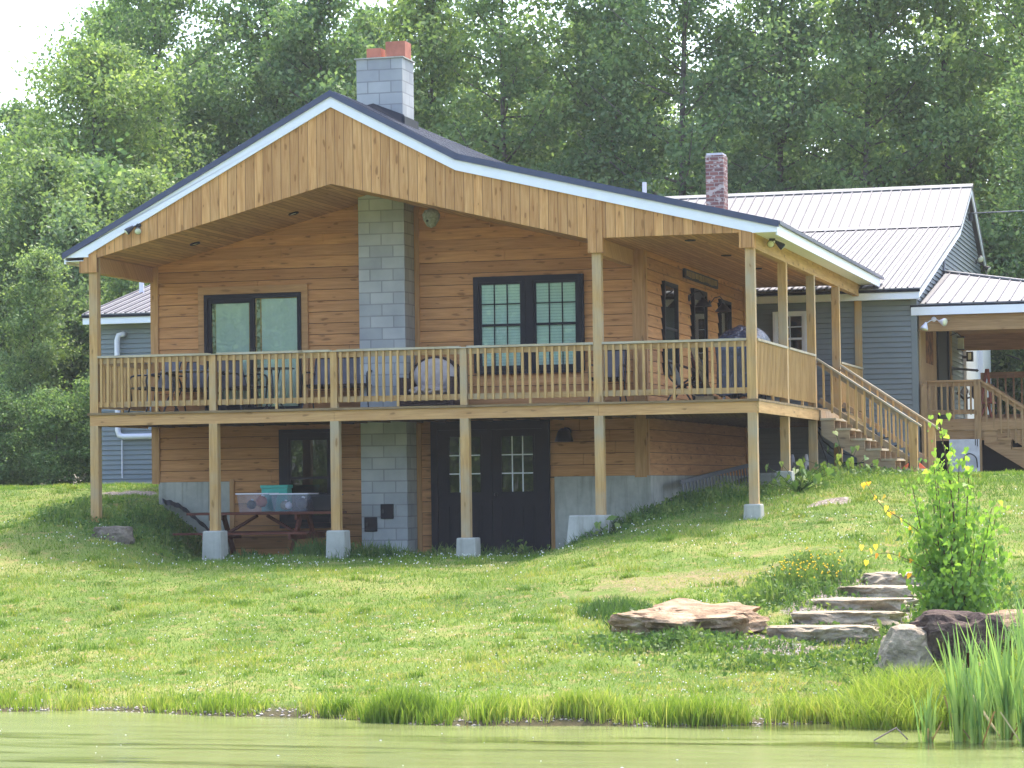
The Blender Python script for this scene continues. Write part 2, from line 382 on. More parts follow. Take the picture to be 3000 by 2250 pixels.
V = np.stack([XX.ravel(), YY.ravel(), ZZ.ravel()], 1); nx = len(xs); ny = len(ys)
ii = (np.arange(ny-1)[:, None]*nx+np.arange(nx-1)[None]).ravel()
F = np.stack([ii, ii+1, ii+nx+1, ii+nx], 1)
me = mesh_np('ground', V, F, smooth=True)
for nm, fn in (('bare', bare), ('worn', worn)):
    a = me.attributes.new(nm, 'FLOAT', 'POINT'); a.data.foreach_set("value", fn(XX, YY).ravel().astype(np.float32))
sh = me.attributes.new('mud', 'FLOAT', 'POINT'); sh.data.foreach_set("value", np.clip(1-(YY-shoreY(XX)-.05)/.35, 0, 1).ravel().astype(np.float32))
g = G('lawn_soil'); P = g.pos(); n1 = g.noise(P, .6, 5, .6); n2 = g.noise(P, 5, 5, .65); n3 = g.noise(P, 40, 3)
col = g.ramp(n1, [(.3, c(82,104,50)), (.5, c(110,128,62)), (.7, c(142,142,84))])
col = g.mix(g.ramp(n2, [(.52, (0,0,0,1)), (.66, (.8,.8,.8,1))]), col, c(150,132,90))
col = g.mix(.6, col, g.ramp(n3, [(.3, (.5,.55,.45,1)), (.7, (1.2,1.2,1.15,1))]), 'MULTIPLY')
wn_ = g.n("ShaderNodeAttribute", attribute_name='worn').outputs["Fac"]
dirt = g.ramp(n3, [(.3, c(112,92,70)), (.7, c(160,140,110))])
col = g.mix(g.ramp(g.math('ADD', g.math('MULTIPLY', wn_, .31), g.math('ADD', g.math('MULTIPLY', n2, .4), g.math('MULTIPLY', g.noise(P, 17, 4, .8), .6))), [(.62, (0,0,0,1)), (.80, (.85,.85,.85,1))]), col, dirt)
vo = g.n("ShaderNodeTexVoronoi", {"Vector": P, "Scale": 38.0}); pc = g.n("ShaderNodeSeparateColor", {0: vo.outputs["Color"]}).outputs[0]
grv = g.mix(.65, g.ramp(pc, [(0, c(112,100,92)), (.5, c(150,138,128)), (1, c(188,178,168))]), g.ramp(vo.outputs["Distance"], [(0, (1.1,1.1,1.1,1)), (.9, (.35,.33,.32,1))]), 'MULTIPLY')
br_ = g.n("ShaderNodeAttribute", attribute_name='bare').outputs["Fac"]
col = g.mix(g.ramp(g.math('ADD', g.math('MULTIPLY', br_, .8), g.math('MULTIPLY', n2, .8)), [(.62, (0,0,0,1)), (.80, (1,1,1,1))]), col, grv)
md = g.n("ShaderNodeAttribute", attribute_name='mud').outputs["Fac"]
col = g.mix(g.math('MULTIPLY', md, .9), col, c(78,70,54))
M['soil'] = g.bsdf(col, .95, .1, bump=n3, bstr=.8, bdist=.03)
struct(link('ground', me, M['soil']))

# ================================================================ POND
g = G('pond_algae'); P = g.pos()
A1 = g.noise(g.vmul(P, (.16, .9, 1)), 1.0, 4, .5, dist=.7); A2 = g.noise(g.vmul(P, (.5, 3.2, 1)), 1.2, 4, .6); A3 = g.noise(P, 22, 3)
mask = g.ramp(g.math('ADD', g.math('MULTIPLY', A1, .62), g.math('MULTIPLY', A2, .38)), [(.40, (0,0,0,1)), (.49, (1,1,1,1))])
algae = g.ramp(A2, [(.3, c(108,116,66)), (.55, c(124,132,80)), (.8, c(136,142,94))])
algae = g.mix(.25, algae, g.ramp(A3, [(.4, (.75,.75,.7,1)), (.62, (1.1,1.1,1.1,1))]), 'MULTIPLY')
rip = g.noise(g.vmul(P, (.8, 3.4, 1)), 1.6, 3, .5, dist=.5)
fine = g.math('ADD', rip, g.math('MULTIPLY', A3, .05))
colw = g.mix(mask, c(72,78,46), algae); rou = g.math('MULTIPLY_ADD', g.n("ShaderNodeSeparateColor", {0: mask}).outputs[0], .13, .05)
M['pond'] = g.bsdf(colw, rou, .5, bump=fine, bstr=.16, bdist=.06)
o = part('pond_water', MB().add([(-90,-34,-3.7),(90,-34,-3.7),(90,-8,-3.7),(-90,-8,-3.7)], [(0,1,2,3)]), 'pond'); struct(o)

# ================================================================ CABIN
cab = thing('wooden_house', 'wooden gable roofed house with wrap around deck and gray block chimney', 'house', (4.3, 2.4, -2.4))
def roofz(x):   # top surface of the roof
    if x < 4.24: return 5.085+(x-4.24)*.526
    if x < 6.31: return 5.085-(x-4.24)*.535
    return 3.978-(x-6.31)*.246
def undz(x):    # ceiling / gable bottom
    if x < 4.22: return 2.56+(x-.2)*.2563
    if x < 8.43: return 3.593-(x-4.22)*.246
    return 2.557
# walls
def lap_x(mb, x0, x1, z0, z1, y, ex=.19, tb=.034, tt=.010, clip=None, gap=.007):
    k = math.floor(z0/ex+1e-6); z = k*ex
    while z < z1-.01:
        a = max(z, z0); b = min(z+ex, z1); xa, xb = x0, x1
        if clip:
            while xa < xb and clip(xa) < b: xa += .02
            while xb > xa and clip(xb) < b: xb -= .02
        cut = xa+(xb-xa)*random.uniform(.15,.85)
        for xa, xb in (((xa, cut-.003), (cut+.003, xb)) if xb-xa > 1.5 and ex > .15 else ((xa, xb),)):
          if xb-xa > .05:
              bb = b-gap; ta = tb-(tb-tt)*(a-z)/ex
              mb.add([(xa,y-ta,a),(xb,y-ta,a),(xb,y-tt,bb),(xa,y-tt,bb),(xa,y,a),(xb,y,a),(xb,y,bb),(xa,y,bb)],
                     [(0,1,2,3),(0,4,5,1),(3,2,6,7),(0,3,7,4),(1,5,6,2),(4,7,6,5)])
        z += ex
def lap_y(mb, y0, y1, z0, z1, x, ex=.19, tb=.034, tt=.010, ytop=None, gap=.007):
    z = math.floor(z0/ex+1e-6)*ex
    while z < z1-.01:
        a = max(z, z0); b = min(z+ex, z1)-gap; ta = tb-(tb-tt)*(a-z)/ex
        ya, yb = (y0, y1) if ytop is None else ytop(b, y0, y1)
        if yb-ya > .05:
            mb.add([(x+ta,ya,a),(x+ta,yb,a),(x+tt,yb,b),(x+tt,ya,b),(x,ya,a),(x,yb,a),(x,yb,b),(x,ya,b)],
                   [(0,1,2,3),(0,4,5,1),(3,2,6,7),(0,3,7,4),(1,5,6,2),(4,7,6,5)])
        z += ex
mb = MB()
lap_x(mb, .24, 8.74, 0.0, 3.7, 2.4, clip=lambda x: min(roofz(x)-.12, undz(x)+.12))
lap_x(mb, .24, 1.60, -1.14, 0.0, 2.4); lap_x(mb, 1.60, 5.12, -2.66, 0.0, 2.4)
lap_x(mb, 7.17, 8.74, -1.14, 0.0, 2.4); lap_x(mb, 5.12, 7.17, -.19, 0.0, 2.4)
part('wall', mb, 'siding', cab, 'stained horizontal log style boards of the front wall')
mb = MB(); lap_y(mb, 2.42, 11.5, -1.14, 2.6, 8.77); part('wall', mb, 'siding_y', cab, 'stained horizontal boards of the right side wall')
mb = MB(); mb.box(.24, 8.765, 2.402, 11.5, -2.7, 2.5); part('wall_core', mb, 'darkglass', cab)
mb = MB(); mb.xz([(.3,2.5),(8.7,2.5),(8.7,3.15),(6.4,3.7),(4.24,4.85),(.5,2.9)], 2.403, 11.4); part('attic_core', mb, 'siding', cab)
# corner boards and trim
mb = B(.10,.238,2.352,2.56,-1.17,2.62); part('corner_board', mb, 'trim', cab)
mb = B(8.60,8.80,2.350,2.40,-1.17,2.58); mb.box(8.772,8.822,2.402,2.52,-1.17,2.58); part('corner_board', mb, 'trim', cab)
part('corner_board', B(8.76,8.83,11.46,11.6,-1.17,2.58), 'trim', cab)
part('water_table', B(1.52,1.60,2.35,2.4,-2.66,-1.10), 'trim', cab)
part('water_table', B(7.172,7.235,2.348,2.4,-2.66,-1.16), 'trim', cab)
# foundation
mb = B(.22,1.515,2.36,2.6,-2.75,-1.142)
for x in (.64, 1.12): mb.box(x, x+.012, 2.352, 2.36, -2.7, -1.145)
part('foundation', mb, 'conc', cab); 
mb = B(7.237,8.80,2.362,2.6,-2.75,-1.142)
for x in (7.62, 8.05, 8.45): mb.box(x, x+.012, 2.354, 2.362, -2.7, -1.145)
mb.box(8.79, 8.86, 2.37, 11.5, -2.75, -1.145); part('foundation', mb, 'conc', cab)
# front gable panel
pts = [(-.01, roofz(-.01)-.1)]+[(4.24, 4.97), (6.31, 3.87), (11.06, roofz(11.06)-.1), (11.06, 2.56), (8.43, 2.557), (4.22, 3.593), (.15, 2.545), (-.01, 2.3)]
mb = MB(); mb.xz(pts, -.035, 0.0); part('gable_panel', mb, 'gable', cab, 'vertical pale pine boards filling the porch gable')
# roof slab, trim, fascia
top = [(-.43, roofz(-.43)), (4.24, 5.085), (6.31, 3.978), (11.46, roofz(11.46))]
def band(o1, o2): return [(x, z-o1) for x, z in top]+[(x, z-o2) for x, z in reversed(top)]
mb = MB(); mb.xz(band(0, .05), -.075, 12.2); rf = part('roof', mb, 'roofm', cab)
mb = MB()   # standing ribs across the roof, visible at the right slope
y = .15
while y < 12.1:
    for (xa, za), (xb, zb) in zip(top, top[1:]):
        mb.beam((xa, y, za+.008), (xb, y, zb+.008), .045, .022)
    y += .23
part('roof_rib', mb, 'roofm', rf)
mb = MB(); mb.xz(band(-.006, .095), -.105, -.077); part('roof_edge_trim', mb, 'roofedge', rf)
mb = MB(); mb.xz([(-.42,2.56)]+[(x, z-.09) for x, z in [(-.41, roofz(-.41)), (4.24,5.085), (6.31,3.978), (11.43, roofz(11.43))]]+[(11.43,2.545),(11.04,2.545)]+[(x, z-.262) for x, z in [(11.04, roofz(11.04)), (6.31,3.978), (4.24,5.085), (.02, roofz(.02))]]+[(.02,2.56)], -.074, -.04)
part('fascia_board', mb, 'white', cab, 'white rake board under the roof edge')
mb = B(11.40,11.43,-.04,11.9,2.50,2.70); part('fascia_board', mb, 'white', cab, 'white eave board on the right')
mb = B(11.43,11.475,-.07,12.2,2.665,2.715); part('drip_edge', mb, 'roofedge', rf)
part('fascia_board', B(-.42,-.39,-.04,11.9,2.46,2.63), 'white', cab)
part('soffit', B(11.06,11.40,-.04,11.9,2.548,2.56), 'white', cab)
part('soffit', B(-.39,-.0,-.04,11.9,2.50,2.512), 'white', cab)
# ceiling
mb = MB(); mb.xz([(.15,2.555),(4.22,3.60),(8.43,2.563),(11.0,2.563),(11.0,2.59),(8.43,2.59),(4.22,3.63),(.15,2.585)], .002, 2.4)
mb.box(8.80, 11.0, 2.4, 11.9, 2.563, 2.59); part('porch_ceiling', mb, 'ceil', cab)
# beams
for k, a in enumerate([(.0,.145,.14,2.36,2.30,2.56), (8.49,8.635,.14,2.36,2.30,2.56)]): part('beam', B(*a), 'trim_x', cab)
part('beam', B(10.93,11.05,.14,12.1,2.32,2.562), 'rim_y', cab)
# soffit can lights
def canlight(x, y, z, sl):
    mb = MB(); ax = Vector((sl, 0, -1)).normalized(); mb.lathe([(.05,-.01),(.088,-.01),(.088,.012),(.06,.014),(.05,.002)], (x,y,z), ax, 20)
    o = part('recessed_light', mb, 'black', cab, smooth=False)
    part('lens', MB().lathe([(.0,.0),(.052,.0),(.05,.006),(0,.008)], (x,y,z), ax, 16), 'lampglass', o)
for x, y in ((1.33,1.35),(3.07,1.4)): canlight(x, y, undz(x)-.002, .2563)
for y in (.94,4.0,7.0,10.0): canlight(9.87, y, 2.56, 0)
# chimney
ch = part('chimney', B(4.06,4.86,1.82,2.46,-2.6,5.87), 'block', cab, 'gray concrete block chimney from the ground through the roof')
part('chimney_cap', B(4.03,4.89,1.79,2.49,5.872,5.89), 'conc', ch)
for a in ((4.20,4.45,1.95,2.20,5.89,6.07), (4.55,4.89,1.90,2.24,5.89,6.16)):
    mb = MB(); x0,x1,y0,y1,z0,z1 = a; t = .03
    mb.box(x0,x1,y0,y0+t,z0,z1).box(x0,x1,y1-t,y1,z0,z1).box(x0,x0+t,y0+t,y1-t,z0,z1).box(x1-t,x1,y0+t,y1-t,z0,z1)
    part('flue', mb, 'clay', ch)
for a in ((4.115,4.335,-2.01,-1.77), (4.40,4.62,-1.80,-1.555)):
    x0,x1,z0,z1 = a; d = part('cleanout_door', MB().box(x0,x1,1.79,1.819,z0,z1), 'black', ch, bevel=.006)
    part('handle', B(x0+.02,x0+.05,1.775,1.789,(z0+z1)/2-.03,(z0+z1)/2+.03), 'metalblk', d)
# flashing
mb = MB(); mb.prism([(4.36,1.78,roofz(4.36)+.10),(4.89,1.78,roofz(4.89)+.17),(4.93,1.70,roofz(4.93)+.01),(4.26,1.70,roofz(4.26)+.01)], (0,.04,0)); part('flashing', mb, 'tarp', ch)
part('flashing', MB().beam((4.90,1.72,roofz(4.9)+.06),(4.90,2.5,roofz(4.9)+.06),.05,.16), 'tarp', ch)
part('corner_board', B(4.865,4.945,2.345,2.40,0,3.42), 'trim', cab); part('corner_board', B(4.865,4.945,2.345,2.40,-2.5,-.22), 'trim', cab)
# sliding door
part('door_trim', MB().box(.985,1.10,2.33,2.40,.0,2.055).box(2.855,2.97,2.33,2.40,.0,2.055).box(.985,2.97,2.33,2.40,2.057,2.185), 'trim_x', cab)
sdr = part('sliding_door', MB().box(1.102,1.165,2.30,2.40,.04,2.05).box(2.79,2.853,2.30,2.40,.04,2.05).box(1.166,2.789,2.30,2.40,1.975,2.05).box(1.166,2.789,2.30,2.40,.04,.12)
   .box(1.93,2.01,2.315,2.385,.12,1.975).box(1.166,1.225,2.325,2.39,.12,1.975).box(1.226,1.929,2.325,2.39,1.90,1.975).box(1.226,1.929,2.325,2.39,.12,.20), 'black', cab)
part('pane', B(1.225,1.93,2.352,2.358,.2,1.90), 'glass', sdr); part('pane', B(2.01,2.79,2.352,2.358,.12,1.975), 'glass', sdr)
part('curtain', B(1.30,1.90,2.362,2.366,.12,1.96), 'curtain', sdr); part('curtain', B(2.13,2.785,2.362,2.366,.12,1.96), 'curtain', sdr)
part('patterned_curtain', B(1.235,1.292,2.360,2.364,.12,1.96), 'curtain2', sdr); part('patterned_curtain', B(2.045,2.105,2.360,2.364,.12,1.96), 'curtain2', sdr)
part('handle', B(1.95,1.975,2.285,2.314,.95,1.12), 'metalblk', sdr)
# windows
def dh_window(parent, x0, x1, z0, z1, y, cols=3, rows=2, mat='black', back='blind', fr=.05):
    """double hung window facing -Y"""
    zm = (z0+z1)/2
    mb = MB().box(x0,x0+fr,y-.075,y,z0,z1).box(x1-fr,x1,y-.075,y,z0,z1).box(x0+fr,x1-fr,y-.075,y,z1-fr,z1).box(x0+fr,x1-fr,y-.085,y,z0,z0+fr)
    o = part('window', mb, mat, parent)
    sx0, sx1 = x0+fr, x1-fr
    for (a, b, yy) in ((zm-.02, z1-fr, y-.05), (z0+fr, zm+.02, y-.062)):
        m2 = MB().box(sx0,sx0+.045,yy,yy+.03,a,b).box(sx1-.045,sx1,yy,yy+.03,a,b).box(sx0+.045,sx1-.045,yy,yy+.03,b-.04,b).box(sx0+.045,sx1-.045,yy,yy+.03,a,a+.04)
        for i in range(1, cols): xx = sx0+.045+(sx1-sx0-.09)*i/cols; m2.box(xx-.009,xx+.009,yy+.004,yy+.018,a+.04,b-.04)
        for i in range(1, rows):
            zz = a+.04+(b-a-.08)*i/rows; m2.box(sx0+.045,sx1-.045,yy+.003,yy+.017,zz-.009,zz+.009)
        part('sash', m2, mat, o); part('pane', B(sx0+.045,sx1-.045,yy+.019,yy+.023,a+.04,b-.04), 'glass' if back == 'blind' else 'glassd', o)
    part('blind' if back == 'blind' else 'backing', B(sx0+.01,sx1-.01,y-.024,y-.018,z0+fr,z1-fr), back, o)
    return o
dh_window(cab, 5.945, 6.80, .62, 2.155, 2.355); dh_window(cab, 6.885, 7.745, .62, 2.155, 2.355)
part('window_casing', MB().box(5.90,5.944,2.30,2.40,.60,2.20).box(7.746,7.785,2.30,2.40,.60,2.20).box(5.944,7.746,2.295,2.40,2.156,2.20).box(5.944,7.746,2.295,2.40,.575,.619).box(6.801,6.884,2.29,2.39,.62,2.155), 'black', cab)
# lower window
o = dh_window(cab, 2.52, 3.42, -1.86, -.34, 2.36, cols=1, rows=1, back='darkglass', fr=.08)
part('window_casing', MB().box(2.44,2.519,2.29,2.40,-1.95,-.28).box(3.421,3.49,2.29,2.40,-1.95,-.28).box(2.519,3.421,2.29,2.40,-.339,-.28).box(2.519,3.421,2.29,2.40,-1.95,-1.862), 'black', cab)
# lower double doors
fr = part('door_frame', MB().box(5.125,5.24,2.30,2.40,-2.5,-.2).box(7.05,7.165,2.30,2.40,-2.5,-.2).box(5.24,7.05,2.30,2.40,-.34,-.2), 'black', cab)
def lowdoor(x0, x1, knob):
    gx0, gx1 = (x0+x1)/2-.27, (x0+x1)/2+.27; gz0, gz1 = -1.38, -.46; y = 2.345
    mb = MB().box(x0,gx0,y,2.39,-2.46,-.345).box(gx1,x1,y,2.39,-2.46,-.345).box(gx0,gx1,y,2.39,gz1,-.345).box(gx0,gx1,y,2.39,-2.46,gz0)
    d = part('door', mb, 'door', cab)
    m2 = MB()
    for a, b in ((gx0-.02, gx0+.20), (gx1-.20, gx1+.02)):
        for q in ((a,b,-1.62,-1.60),(a,b,-2.26,-2.24),(a,a+.02,-2.24,-1.62),(b-.02,b,-2.24,-1.62)): m2.box(q[0],q[1],y-.014,y-.0005,q[2],q[3])
        m2.box(a+.05,b-.05,y-.008,y-.0005,-2.19,-1.67)
    for q in ((gx0-.03,gx1+.03,gz1,gz1+.025),(gx0-.03,gx1+.03,gz0-.025,gz0),(gx0-.03,gx0,gz0,gz1),(gx1,gx1+.03,gz0,gz1)): m2.box(q[0],q[1],y-.012,y-.0005,q[2],q[3])
    part('door_panel', m2, 'door', d)
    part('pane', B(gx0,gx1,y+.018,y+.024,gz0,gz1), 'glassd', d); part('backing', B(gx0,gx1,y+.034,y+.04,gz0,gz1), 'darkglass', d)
    m3 = MB()
    for i in (1,2): xx = gx0+(gx1-gx0)*i/3; m3.box(xx-.009,xx+.009,y+.008,y+.0175,gz0,gz1)
    for i in (1,2): zz = gz0+(gz1-gz0)*i/3; m3.box(gx0,gx1,y+.007,y+.0165,zz-.009,zz+.009)
    part('muntin', m3, 'white', d)
    if knob: part('knob', MB().lathe([(.012,0),(.012,.03),(.03,.04),(.032,.06),(.015,.075)], (knob,y,-1.42), (0,-1,0), 14), 'metalblk', d, smooth=True)
lowdoor(5.242, 6.168, None); lowdoor(6.176, 7.048, 6.25)
part('door_sill', B(5.1,7.2,2.22,2.40,-2.52,-2.462), 'conc', cab)
# side wall openings (plane x = 8.77)
def side_window(y0, y1, z0, z1):
    X = 8.775; f_ = .06
    o = part('window', MB().box(X,X+.075,y0,y0+f_,z0,z1).box(X,X+.075,y1-f_,y1,z0,z1).box(X,X+.075,y0+f_,y1-f_,z1-f_,z1).box(X,X+.085,y0+f_,y1-f_,z0,z0+f_).box(X+.02,X+.06,y0+f_,y1-f_,(z0+z1)/2-.02,(z0+z1)/2+.02), 'black', cab)
    part('pane', B(X+.036,X+.042,y0+f_,y1-f_,z0+f_,z1-f_), 'glass', o); part('blind', B(X+.035-.02,X+.035-.015,y0+f_,y1-f_,(z0+z1)/2+.02,z1-f_), 'blind', o)
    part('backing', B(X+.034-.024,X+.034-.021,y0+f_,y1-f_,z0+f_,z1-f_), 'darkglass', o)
side_window(3.77, 4.92, .57, 2.15); side_window(8.85, 9.93, .57, 2.16)
sd_ = part('side_door', MB().box(8.775,8.86,6.25,6.33,.02,2.19).box(8.775,8.86,7.40,7.48,.02,2.19).box(8.775,8.86,6.33,7.40,2.11,2.19).box(8.775,8.83,6.33,7.40,.02,2.11), 'black', cab)
part('pane', B(8.831,8.836,6.45,7.28,.95,2.0), 'glassd', sd_); part('handle', B(8.83,8.88,6.40,6.43,.98,1.1), 'metalblk', sd_)
# sconces
def sconce(y, z):
    X = 8.78; mb = MB().lathe([(.06,0),(.06,.02),(.03,.03)], (X+.02,y,z), (1,0,0), 14)
    mb.tube([(X+.04,y,z),(X+.12,y,z+.10),(X+.22,y,z+.12),(X+.28,y,z+.05),(X+.28,y,z-.02)], .011, 6)
    s_ = part('wall_lamp', mb, 'metalblk', cab); part('lamp_shade', MB().lathe([(.03,.0),(.04,-.03),(.15,-.14),(.155,-.16),(.13,-.145)], (X+.28,y,z), (0,0,1), 18), 'metalblk', s_)
sconce(6.05, 2.0); sconce(7.95, 2.02)
mb = MB().lathe([(.07,0),(.07,.03),(.04,.05)], (7.47,2.37,-.40), (0,-1,0), 14).tube([(7.47,2.33,-.40),(7.47,2.2,-.34),(7.47,2.12,-.40)], .014, 6)
s_ = part('wall_lamp', mb, 'metalblk', cab); part('lamp_shade', MB().lathe([(.05,.08),(.10,.04),(.12,-.02),(.16,-.14),(.14,-.13)], (7.47,2.12,-.43), (0,0,1), 18), 'metalblk', s_)
# flood lights
def flood(parent, base, heads, m='metalblk', r=.055):
    mb = MB().lathe([(.05,0),(.05,.02),(.02,.04)], base[0], base[1], 12); b0 = Vector(base[0])
    for p, d in heads: mb.tube([b0, b0+(Vector(p)-b0)*.5+Vector((0,0,.01)), p], .010, 6)
    o = part('flood_light', mb, m, parent)
    for p, d in heads:
        part('lamp_head', MB().lathe([(.02,-.03),(.03,0),(r*1.0,.09),(r*1.05,.12)], p, d, 14), m, o, smooth=False)
        part('lens', MB().lathe([(r*.98,.121),(r*.7,.132),(0,.138)], p, d, 14), 'lampglass', o, smooth=True)
    return o
flood(cab, ((.90,-.04,3.05),(0,-1,0)), [((.82,-.12,3.01),(-.75,-.5,-.75)), ((.93,-.13,2.99),(.35,-.85,-.5))])
flood(cab, ((11.16,1.05,2.545),(0,0,-1)), [((11.13,1.0,2.49),(.25,-.85,-.35)), ((11.22,1.15,2.49),(.7,.3,-.6))])

# ---------------------------------------------------------------- deck
PX = [0, 2.08, 4.15, 6.31, 8.49, 10.91]; PS = .142; YB, YC, YD = 5.94, 8.91, 11.95
base_top = [gz(.07,.07)+.02, -1.942, -1.954, -2.09, -1.755, -1.612]
for i, x in enumerate(PX):
    part('porch_post', B(x, x+PS, 0, PS, base_top[i]-(.25 if i == 0 else 0), -.212), 'post', cab)
    if i in (0, 4, 5):
        part('porch_post', B(x, x+PS, .001, PS-.001, 0.001, 2.56), 'post', cab)
for x in (2.08, 4.15, 6.31): part('rail_post', B(x+.01, x+.12, .0, .10, .001, .898), 'post', cab)
part('post_wrap', B(8.44,8.675,-.052,.15,2.33,3.3), 'gable', cab); part('post_wrap', B(10.83,11.062,-.05,.15,2.32,2.62), 'gable', cab)
part('post_wrap', B(-.07,.165,-.05,.02,2.31,2.60), 'gable', cab); part('post_wrap', B(-.16,-.0,-.02,.14,2.31,2.50), 'gable', cab)
for y, zb in ((2.97, -1.10), (YB, -1.30), (YC, -1.30), (YD, -1.30)):
    part('porch_post', B(10.91, 10.91+PS, y, y+PS, zb, -.212), 'post', cab); part('porch_post', B(10.911, 10.91+PS-.001, y, y+PS, .001, 2.32), 'post', cab)
# footings
def footing(x0, x1, y0, y1, z0, z1, dx=.02, nm='footing'):
    mb = MB().add([(x0-dx,y0-dx,z0),(x1+dx,y0-dx,z0),(x1+dx,y1+dx,z0),(x0-dx,y1+dx,z0),(x0,y0,z1),(x1,y0,z1),(x1,y1,z1),(x0,y1,z1)], [(0,3,2,1),(4,5,6,7),(0,1,5,4),(1,2,6,5),(2,3,7,6),(3,0,4,7)])
    part(nm, mb, 'conc2', cab, bevel=.02)
footing(1.985,2.30,-.09,.23,-2.7,-1.944); footing(4.09,4.395,-.08,.22,-2.7,-1.956); footing(6.25,6.56,-.08,.23,-2.7,-2.092)
footing(8.10,8.68,-.16,.30,-2.6,-1.757,.08); footing(10.84,11.10,-.08,.22,-2.1,-1.614); footing(10.84,11.10,2.9,3.2,-1.9,-1.102,.03)
# floor and rims
mb = MB().box(-.03,11.10,-.035,2.36,-.036,0).box(8.84,11.10,2.36,12.1,-.037,0); part('deck_floor', mb, 'deck', cab)
part('rim_board', MB().box(.0,4.22,-.0,.036,-.212,-.038).box(4.224,8.56,-.0,.036,-.212,-.038).box(8.564,11.05,-.0,.036,-.212,-.038), 'rim', cab, 'pale front rim board of the deck')
part('rim_board', MB().box(11.052,11.09,-.0,12.1,-.212,-.038), 'rim_y', cab); part('rim_board', B(-.0,.036,.04,2.36,-.212,-.038), 'rim_y', cab)
mb = MB()
x = .5
while x < 8.8: mb.box(x,x+.038,.04,2.35,-.21,-.04); x += .405
y = 2.8
while y < 12: mb.box(8.86,11.04,y,y+.038,-.21,-.04); y += .405
mb.box(8.80,11.04,2.36,2.40,-.215,-.04); part('joist', mb, 'joist', cab)
# railings
def rail_sec(p, q, front, top=.898, cap=True, nb=None, m=('rail','bal','cap'), z0=0, long_=True, parent=None):
    """horizontal railing between p and q (x,y); balusters hung on side `front` (unit x,y)"""
    parent = parent or cab
    p = Vector((p[0], p[1], 0)); q = Vector((q[0], q[1], 0)); L = (q-p).length; d = (q-p)/L; fr = Vector((front[0], front[1], 0))
    r = part('railing', MB().beam(p+Vector((0,0,z0+top-.045)), q+Vector((0,0,z0+top-.045)), .036, .088), m[0], parent)
    part('bottom_rail', MB().beam(p+Vector((0,0,z0+.135)), q+Vector((0,0,z0+.135)), .036, .088), m[0], r)
    n = nb or max(2, round(L/.123)); mb = MB()
    for i in range(n):
        t = (i+.5)/n; b = p+d*L*t+fr*.038; b2 = b+d*random.uniform(-.006,.006)
        lo = .004 if (long_ and i == n//2) else .085+random.uniform(-.006,.006)
        mb.beam(b2+Vector((0,0,z0+lo)), b+Vector((0,0,z0+top-.006)), .041, .036, up=(front[1], front[0], 0) if 1 else None)
    part('baluster', mb, m[1], r)
    if cap: part('rail_cap', MB().beam(p+Vector((0,0,z0+top+.019)), q+Vector((0,0,z0+top+.019)), .14, .036), m[2], r)
for a, b in ((.142,2.08),(2.22,4.15),(4.28,6.31),(6.44,8.49),(8.632,10.91)): rail_sec((a,.05),(b,.05),(0,-1))
rail_sec((11.0,.142),(11.0,2.97),(1,0)); rail_sec((11.0,3.11),(11.0,YB),(1,0)); rail_sec((11.0,YC+.14),(11.0,YD),(1,0)); rail_sec((.05,.142),(.05,2.36),(-1,0))
for x in (2.08,4.15,6.31): part('rail_cap', B(x-.06,x+.14,-.022,.122,.8985,.9165), 'cap', cab)
# stairs
def stair(parent, x0, ytop, y0, y1, zt, zb, n, run, mats, rails=True, rail_h=.86, newel_x=None):
    rise = (zt-zb)/n; root = part('stairs', MB().box(x0,x0+.03,y0+.02,y1-.02,zt-rise,zt-.04), mats[0], parent)
    ends = x0+run*(n-1)
    for k in range(1, n):
        z = zt-rise*k; xa = x0+run*(k-1)
        part('tread', MB().box(xa+.02,xa+run+.03,y0-.02,(y0+y1)/2,z-.036,z).box(xa+.02,xa+run+.03,(y0+y1)/2+.001,y1+.02,z-.036,z), mats[1], root)
    for y in (y0, y0+(y1-y0)/4, (y0+y1)/2, y0+(y1-y0)*.75, y1-.04):
        pts = [(x0+.03, zt-rise-.038)]
        for k in range(1, n): pts += [(x0+run*k, zt-rise*k-.037), (x0+run*k, zt-rise*(k+1)-.037 if k < n-1 else zb-.12)]
        pts += [(x0+run*(n-1)-.16, zb-.12), (x0+.03, zt-rise-.30)]
        mb = MB(); mb.xz(pts, y, y+.038); part('stringer', mb, mats[0], root)
    if rails:
        nx_ = newel_x or ends+.02; sl = -rise/run
        for y in (y0+.05, y1-.05):
            zr = lambda x: zt+rail_h+(x-x0)*sl
            part('newel_post', B(nx_,nx_+.13,y-.05,y+.05,gz(nx_,y)-.1,zr(nx_+.06)-.02), mats[2], root)
            part('handrail', MB().beam((x0-.02,y,zr(x0)-.06),(nx_,y,zr(nx_)-.06),.036,.088), mats[0], root)
            part('bottom_rail', MB().beam((x0,y,zr(x0)-.72),(nx_,y,zr(nx_)-.72),.036,.088), mats[0], root)
            part('rail_cap', MB().beam((x0-.03,y,zr(x0)+.0),(nx_+.20,y,zr(nx_+.2)+.0),.13,.034), mats[1], root)
            mb = MB(); nb = int((nx_-x0)/.135)
            for i in range(nb):
                x = x0+(nx_-x0)*(i+.6)/nb; mb.box(x-.017,x+.017,y-.055,y-.02,zr(x)-.80,zr(x)-.03)
            part('baluster', mb, mats[3], root)
    return root
stair(cab, 11.10, 0, YB+.02, YC-.02, 0, -1.26, 7, .262, ('stairw','cap','post','bal'), newel_x=12.66)
